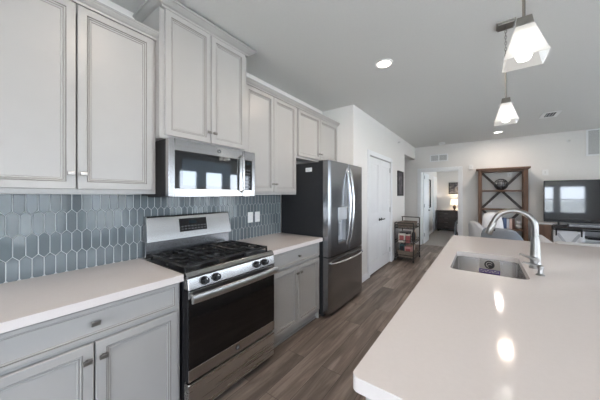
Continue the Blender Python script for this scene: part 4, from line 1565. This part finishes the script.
M['cush2'] = M['cushion']
barrel_chair('light grey tub armchair at the left, with white round cushion, behind the island', .15, 5.75, math.radians(185), M['fabric'], M['fabric'], R=.31, back_h=.90, arm_h=.60)
barrel_chair('mid grey tub armchair behind the island, its curved back towards the sink', .285, 4.98, math.radians(-115), M['fabricd'], M['fabricd'], R=.25, back_h=.90, arm_h=.66)


def pillow(x, y, z, w, h, d, rotz, tilt, m, label):
    bm = bmesh.new()
    bmesh.ops.create_grid(bm, x_segments=16, y_segments=16, size=.5)
    top = bm.verts[:]
    for v in top:
        q = (1 - (2 * abs(v.co.x)) ** 2.4) * (1 - (2 * abs(v.co.y)) ** 2.4)
        v.co.z = .5 * max(q, 0) ** .55
        r = 1 - .10 * (4 * v.co.x * v.co.x) * (4 * v.co.y * v.co.y) * 2
        v.co.x *= r; v.co.y *= r
    g = bmesh.ops.duplicate(bm, geom=bm.verts[:] + bm.edges[:] + bm.faces[:])
    for v in [e for e in g['geom'] if isinstance(e, bmesh.types.BMVert)]:
        v.co.z *= -1
    bmesh.ops.remove_doubles(bm, verts=bm.verts, dist=1e-4)
    mx = Matrix.Translation((x, y, z)) @ Matrix.Rotation(rotz, 4, 'Z') @ Matrix.Rotation(tilt, 4, 'X') @ Matrix.Rotation(PI / 2, 4, 'X') @ Matrix.Diagonal((w, h, d, 1))
    bmesh.ops.transform(bm, matrix=mx, verts=bm.verts)
    o = obj('throw_pillow', bm, m, smooth='all')
    tag(centre(o), label, 'pillow')


pillow(.155, 5.80, .79, .36, .58, .16, math.radians(30), -.12, M['cushion'], 'large white throw pillow propped in the left tub armchair')


def sofa():
    x0, x1, y0, y1 = .66, 2.4, 4.85, 5.7
    t = thing('sofa', 'light grey sofa behind the island, back towards the kitchen, right of the armchairs', 'sofa', ((x0 + x1) / 2, (y0 + y1) / 2, 0))
    obj('base', boxes((x0 + .16, x1 - .16, y0 + .18, y1, .10, .30)), M['fabric'], t, bevel=.02)
    obj('backrest', boxes((x0 + .16, x1 - .16, y0, y0 + .18, .10, .74)), M['fabric'], t, bevel=.04, seg=4)
    for a in (x0, x1 - .155):
        obj('arm', boxes((a, a + .155, y0, y1, .10, .735)), M['fabric'], t, bevel=.045, seg=4)
    w = (x1 - x0 - .33) / 2
    for i in range(2):
        a = x0 + .163 + i * (w + .004)
        obj('seat_cushion', boxes((a, a + w, y0 + .2, y1 + .02, .302, .45)), M['fabric'], t, bevel=.03, seg=3)
    for x in (x0 + .06, x1 - .06):
        for y in (y0 + .07, y1 - .07):
            bm = bmesh.new(); cyl(bm, (x, y, 0), (x, y, .102), .018, .025, seg=14)
            obj('foot', bm, M['darkwood'], t)


sofa()


# ------------------------------------------------------------------ television, stand, soundbar, end table
def tv():
    x0, x1, z0, z1, y = 1.052, 2.55, .835, 1.70, 7.30
    t = thing('television', 'large black flat-screen television on the white barn door stand', 'television', ((x0 + x1) / 2, y, .76))
    obj('housing', boxes((x0, x1, y + .006, y + .05, z0, z1)), M['blackmatte'], t, bevel=.004)
    obj('screen', boxes((x0 + .012, x1 - .012, y + .003, y + .006, z0 + .018, z1 - .012)), M['screen'], t)
    bz = boxes((x0, x0 + .012, y, y + .006, z0, z1), (x1 - .012, x1, y, y + .006, z0, z1), (x0 + .012, x1 - .012, y, y + .006, z0, z0 + .018), (x0 + .012, x1 - .012, y, y + .006, z1 - .012, z1))
    obj('bezel', bz, M['black'], t)
    for x in (x0 + .22, x1 - .22):
        bm = boxes((x - .014, x + .014, y + .01, y + .04, .772, z0 + .01))
        box(bm, x - .018, x + .018, y - .10, y + .14, .7605, .774)
        obj('foot', bm, M['blackmatte'], t, bevel=.003)


tv()


def stand():
    x0, x1, y0, y1, zt = 1.165, 2.50, 7.14, 7.555, .76
    t = thing('media_stand', 'white barn door media stand with dark top under the television', 'tv stand', ((x0 + x1) / 2, (y0 + y1) / 2, 0))
    obj('top', boxes((x0 - .02, x1 + .02, y0 - .02, y1, zt - .035, zt)), M['darkwood'], t, bevel=.003)
    bm = boxes((x0, x0 + .03, y0 + .03, y1, 0, zt - .035), (x1 - .03, x1, y0 + .03, y1, 0, zt - .035), (x0 + .03, x1 - .03, y1 - .01, y1, .06, zt - .035), (x0 + .03, x1 - .03, y0 + .03, y1 - .01, .06, .085))
    dx = .41
    box(bm, x0 + dx, x0 + dx + .03, y0 + .03, y1 - .01, .085, zt - .035)
    box(bm, x1 - dx - .03, x1 - dx, y0 + .03, y1 - .01, .085, zt - .035)
    obj('carcass', bm, M['standwhite'], t)
    for z in (.28, .50):
        obj('shelf', boxes((x0 + dx + .03, x1 - dx - .03, y0 + .04, y1 - .01, z, z + .02)), M['standwhite'], t)
    obj('rail', boxes((x0, x1, y0 + .012, y0 + .02, zt - .075, zt - .05)), M['blackmatte'], t)
    for a in (x0 + .015, x1 - dx - .015):
        w = dx; yb = y0 + .028; yf = y0 + .010; h0, h1 = .05, zt - .09
        bm = boxes((a, a + w, yb - .008, yb, h0, h1))
        d = obj('barn_door', bm, M['standwhite'], t)
        f = .045
        bm = boxes((a, a + f, yf, yb - .008, h0, h1), (a + w - f, a + w, yf, yb - .008, h0, h1), (a + f, a + w - f, yf, yb - .008, h0, h0 + f), (a + f, a + w - f, yf, yb - .008, h1 - f, h1))
        obj('door_frame', bm, M['standwhite'], d, bevel=.002)
        bm = bmesh.new()
        for s in (0, 1):
            p = Vector((a + f, yf + .004, h0 + f if s else h1 - f)); q = Vector((a + w - f, yf + .004, h1 - f if s else h0 + f))
            dd = (q - p).normalized(); nn = Vector((-dd.z, 0, dd.x)) * .022; th = Vector((0, .0035, 0)); off = Vector((0, .001 * s, 0))
            vs = [bm.verts.new(v + off + sx * nn + sy * th) for v in (p, q) for sx in (-1, 1) for sy in (-1, 1)]
            for fc in ((0, 1, 3, 2), (4, 6, 7, 5), (0, 4, 5, 1), (2, 3, 7, 6), (0, 2, 6, 4), (1, 5, 7, 3)):
                bm.faces.new([vs[i] for i in fc])
        obj('door_brace', bm, M['standgrey'], d)
        for hx in (a + .03, a + w - .03):
            obj('hanger', boxes((hx - .012, hx + .012, y0 + .002, y0 + .010, h1 - .10, zt - .045)), M['blackmatte'], d, bevel=.002)


M['standwhite'] = add_noise(mat('stand_white', (0.80, 0.81, 0.82), 0.5), 12, 0.05, (1, 1, .2))
M['standgrey'] = mat('stand_brace', (0.50, 0.51, 0.53), 0.5)
stand()


def soundbar():
    x0, x1 = 1.37, 2.30
    t = thing('soundbar', 'long grey soundbar lying in front of the television', 'soundbar', ((x0 + x1) / 2, 7.175, .76))
    obj('body', boxes((x0, x1, 7.145, 7.195, .7615, .822)), M['greydark'], t, bevel=.01, seg=3)
    obj('grille', boxes((x0 + .02, x1 - .02, 7.142, 7.1455, .768, .815)), M['greyplastic'], t)
    b = thing('remote_control', 'small black device on the left end of the media stand', 'remote', (1.25, 7.18, .76))
    obj('body', boxes((1.20, 1.32, 7.15, 7.19, .7605, .782)), M['blackmatte'], b, bevel=.006)
    obj('buttons', boxes((1.215, 1.30, 7.16, 7.18, .782, .7835)), M['greyplastic'], b)


M['greydark'] = mat('soundbar_grey', (0.10, 0.105, 0.115), 0.5)
soundbar()
small('cable_box', 'black cable box on the open shelf of the media stand', 'electronics',
      [('case', boxes((1.66, 1.92, 7.22, 7.42, .5205, .565)), dk), ('front_panel', boxes((1.67, 1.91, 7.217, 7.22, .528, .557)), M['blackglass'])], (1.79, 7.3, .5205))


def end_table():
    x0, x1, y0, y1 = .93, 1.135, 7.1, 7.54
    t = thing('end_table', 'narrow end table with pale top between bookcase and media stand', 'side table', ((x0 + x1) / 2, 7.3, 0))
    obj('table_top', boxes((x0 - .015, x1 + .015, y0 - .02, y1, .79, .825)), M['palewood'], t, bevel=.004)
    obj('body', boxes((x0, x1, y0, y1, .30, .789)), M['wood'], t, bevel=.002)
    obj('drawer_front', boxes((x0 + .015, x1 - .015, y0 - .012, y0, .60, .77)), M['wood'], t, bevel=.003)
    for x in (x0, x1 - .04):
        for y in (y0, y1 - .04):
            obj('leg', boxes((x, x + .04, y, y + .04, 0, .30)), M['wood'], t, bevel=.003)


M['palewood'] = add_noise(mat('pale_top', (0.50, 0.49, 0.48), 0.35), 12, 0.06)
end_table()

# ------------------------------------------------------------------ bedroom seen through the doorway
def dresser():
    x0, x1, y0, y1, z = -1.43, -.25, 10.95, 11.44, .80
    fz = .0045
    t = thing('dresser', 'dark brown wooden dresser with drawers against the bedroom back wall', 'dresser', ((x0 + x1) / 2, 11.2, 0))
    obj('carcass', boxes((x0, x1, y0 + .02, y1, .08, z - .03)), M['darkwood'], t)
    obj('top', boxes((x0 - .02, x1 + .02, y0 - .01, y1, z - .03, z)), M['darkwood'], t, bevel=.004)
    for x in (x0, x1 - .07):
        for y in (y0 + .02, y1 - .07):
            obj('foot', boxes((x, x + .07, y, y + .07, fz, .08)), M['darkwood'], t)
    for r in range(4):
        for c in range(2):
            w = (x1 - x0 - .06) / 2; a = x0 + .02 + c * (w + .02); zz = .11 + r * .165
            d = obj('drawer', panel(w, .15, .02, [(0, .003), (.003, 0), (.02, 0), (.024, .004)], FNY(a, y0, zz)), M['drawerwood'], t)
            bm = bmesh.new()
            tube(bm, [(a + w / 2 - .05, y0, zz + .075), (a + w / 2 - .045, y0 - .02, zz + .075), (a + w / 2 + .045, y0 - .02, zz + .075), (a + w / 2 + .05, y0, zz + .075)], .005, seg=8)
            obj('pull', bm, M['knob'], d)


M['drawerwood'] = add_noise(mat('drawer_wood', (0.055, 0.040, 0.033), 0.45), 14, 0.4, (0.15, 1, 1))
dresser()


def table_lamp():
    x, y, z = -.87, 11.22, .8005
    t = thing('table_lamp', 'lit table lamp with drum shade on the bedroom dresser', 'lamp', (x, y, z))
    bm = bmesh.new(); lathe(bm, [(.06, z), (.06, z + .012), (.02, z + .03), (.05, z + .09), (.062, z + .14), (.04, z + .20), (.015, z + .225), (.012, z + .27)], x, y, 24)
    obj('base', bm, M['darkwood'], t, smooth=True)
    bm = bmesh.new(); seg = 28; rg = []
    for r, zz in ((.15, z + .225), (.115, z + .435), (.112, z + .435), (.147, z + .225)):
        rg.append([bm.verts.new((x + r * math.cos(2 * PI * j / seg), y + r * math.sin(2 * PI * j / seg), zz)) for j in range(seg)])
    for i in range(4):
        for j in range(seg):
            bm.faces.new((rg[i][j], rg[i][(j + 1) % seg], rg[(i + 1) % 4][(j + 1) % seg], rg[(i + 1) % 4][j]))
    obj('lamp_shade', bm, M['lampshade'], t, smooth=True)
    bm = bmesh.new(); bmesh.ops.create_uvsphere(bm, u_segments=14, v_segments=10, radius=.03, matrix=Matrix.Translation((x, y, z + .31)))
    obj('bulb', bm, M['bulb'], t, smooth='all')
    d = bpy.data.lights.new('table_lamp_light', 'POINT'); d.energy = 5; d.color = (1, .75, .5); d.shadow_soft_size = .04
    o = bpy.data.objects.new('table_lamp_light', d); COL.objects.link(o); o.location = (x, y, z + .37)


table_lamp()


def bedroom_picture():
    t = thing('framed_picture', 'dark abstract framed picture above the dresser in the bedroom', 'picture', (-.85, BY1, 1.42))
    x0, x1, z0, z1 = -1.09, -.60, 1.44, 1.90
    y = BY1 - .0005; f = .03
    bm = boxes((x0, x0 + f, y - .03, y, z0, z1), (x1 - f, x1, y - .03, y, z0, z1), (x0 + f, x1 - f, y - .03, y, z0, z0 + f), (x0 + f, x1 - f, y - .03, y, z1 - f, z1))
    obj('frame', bm, M['blackmatte'], t)
    obj('print', boxes((x0 + f, x1 - f, y - .012, y, z0 + f, z1 - f)), M['art2'], t)
    t = thing('wall_mirror', 'narrow dark framed mirror on the bedroom left wall beyond the open door', 'mirror', (BX0, 9.9, .9))
    y0, y1, z0, z1 = 9.55, 9.95, .95, 1.95; x = BX0 + .0005; f = .03
    bm = boxes((x, x + .025, y0, y0 + f, z0, z1), (x, x + .025, y1 - f, y1, z0, z1), (x, x + .025, y0 + f, y1 - f, z0, z0 + f), (x, x + .025, y0 + f, y1 - f, z1 - f, z1))
    obj('frame', bm, M['blackmatte'], t)
    obj('mirror_glass', boxes((x, x + .01, y0 + f, y1 - f, z0 + f, z1 - f)), M['chrome'], t)


bedroom_picture()


def bed():
    x0, x1, y0, y1 = -.66, .9, 8.5, 10.6
    t = thing('bed', 'bed with rounded grey patterned cover just inside the bedroom doorway', 'bed', ((x0 + x1) / 2, (y0 + y1) / 2, 0))
    obj('bed_frame', boxes((x0 + .06, x1, y0 + .05, y1, .12, .30)), M['darkwood'], t)
    obj('mattress', boxes((x0 + .04, x1, y0 + .03, y1, .301, .56)), M['cushion'], t, bevel=.05, seg=3)
    bm = bmesh.new()
    prof = [(x0, .10), (x0 - .005, .35), (x0 + .02, .60), (x0 + .10, .74), (x0 + .25, .79), (x1, .79), (x1, .57), (x0 + .26, .57), (x0 + .04, .562), (x0 + .03, .10)]
    rows = []
    for i in range(21):
        q = i / 20; y = y0 + (y1 - y0) * q
        k = min(1, .6 + q * 6) if q < .08 else 1
        rows.append([bm.verts.new((px + .01 * math.sin(17 * q + pz * 9), y, .56 + (pz - .56) * (k if pz > .56 else 1))) for px, pz in prof])
    n = len(prof)
    for a, b in zip(rows, rows[1:]):
        for j in range(n):
            bm.faces.new((a[j], a[(j + 1) % n], b[(j + 1) % n], b[j]))
    bm.faces.new(rows[0]); bm.faces.new(list(reversed(rows[-1])))
    obj('cover', bm, M['quilt'], t, smooth=True)
    for x in (x0 + .1, x1 - .1):
        for y in (y0 + .1, y1 - .1):
            obj('leg', boxes((x - .03, x + .03, y - .03, y + .03, .0045, .12)), M['darkwood'], t)


M['quilt'] = artmat('patterned_quilt', [(.10, .12, .13), (.24, .26, .27), (.42, .42, .42)], 12)
bed()
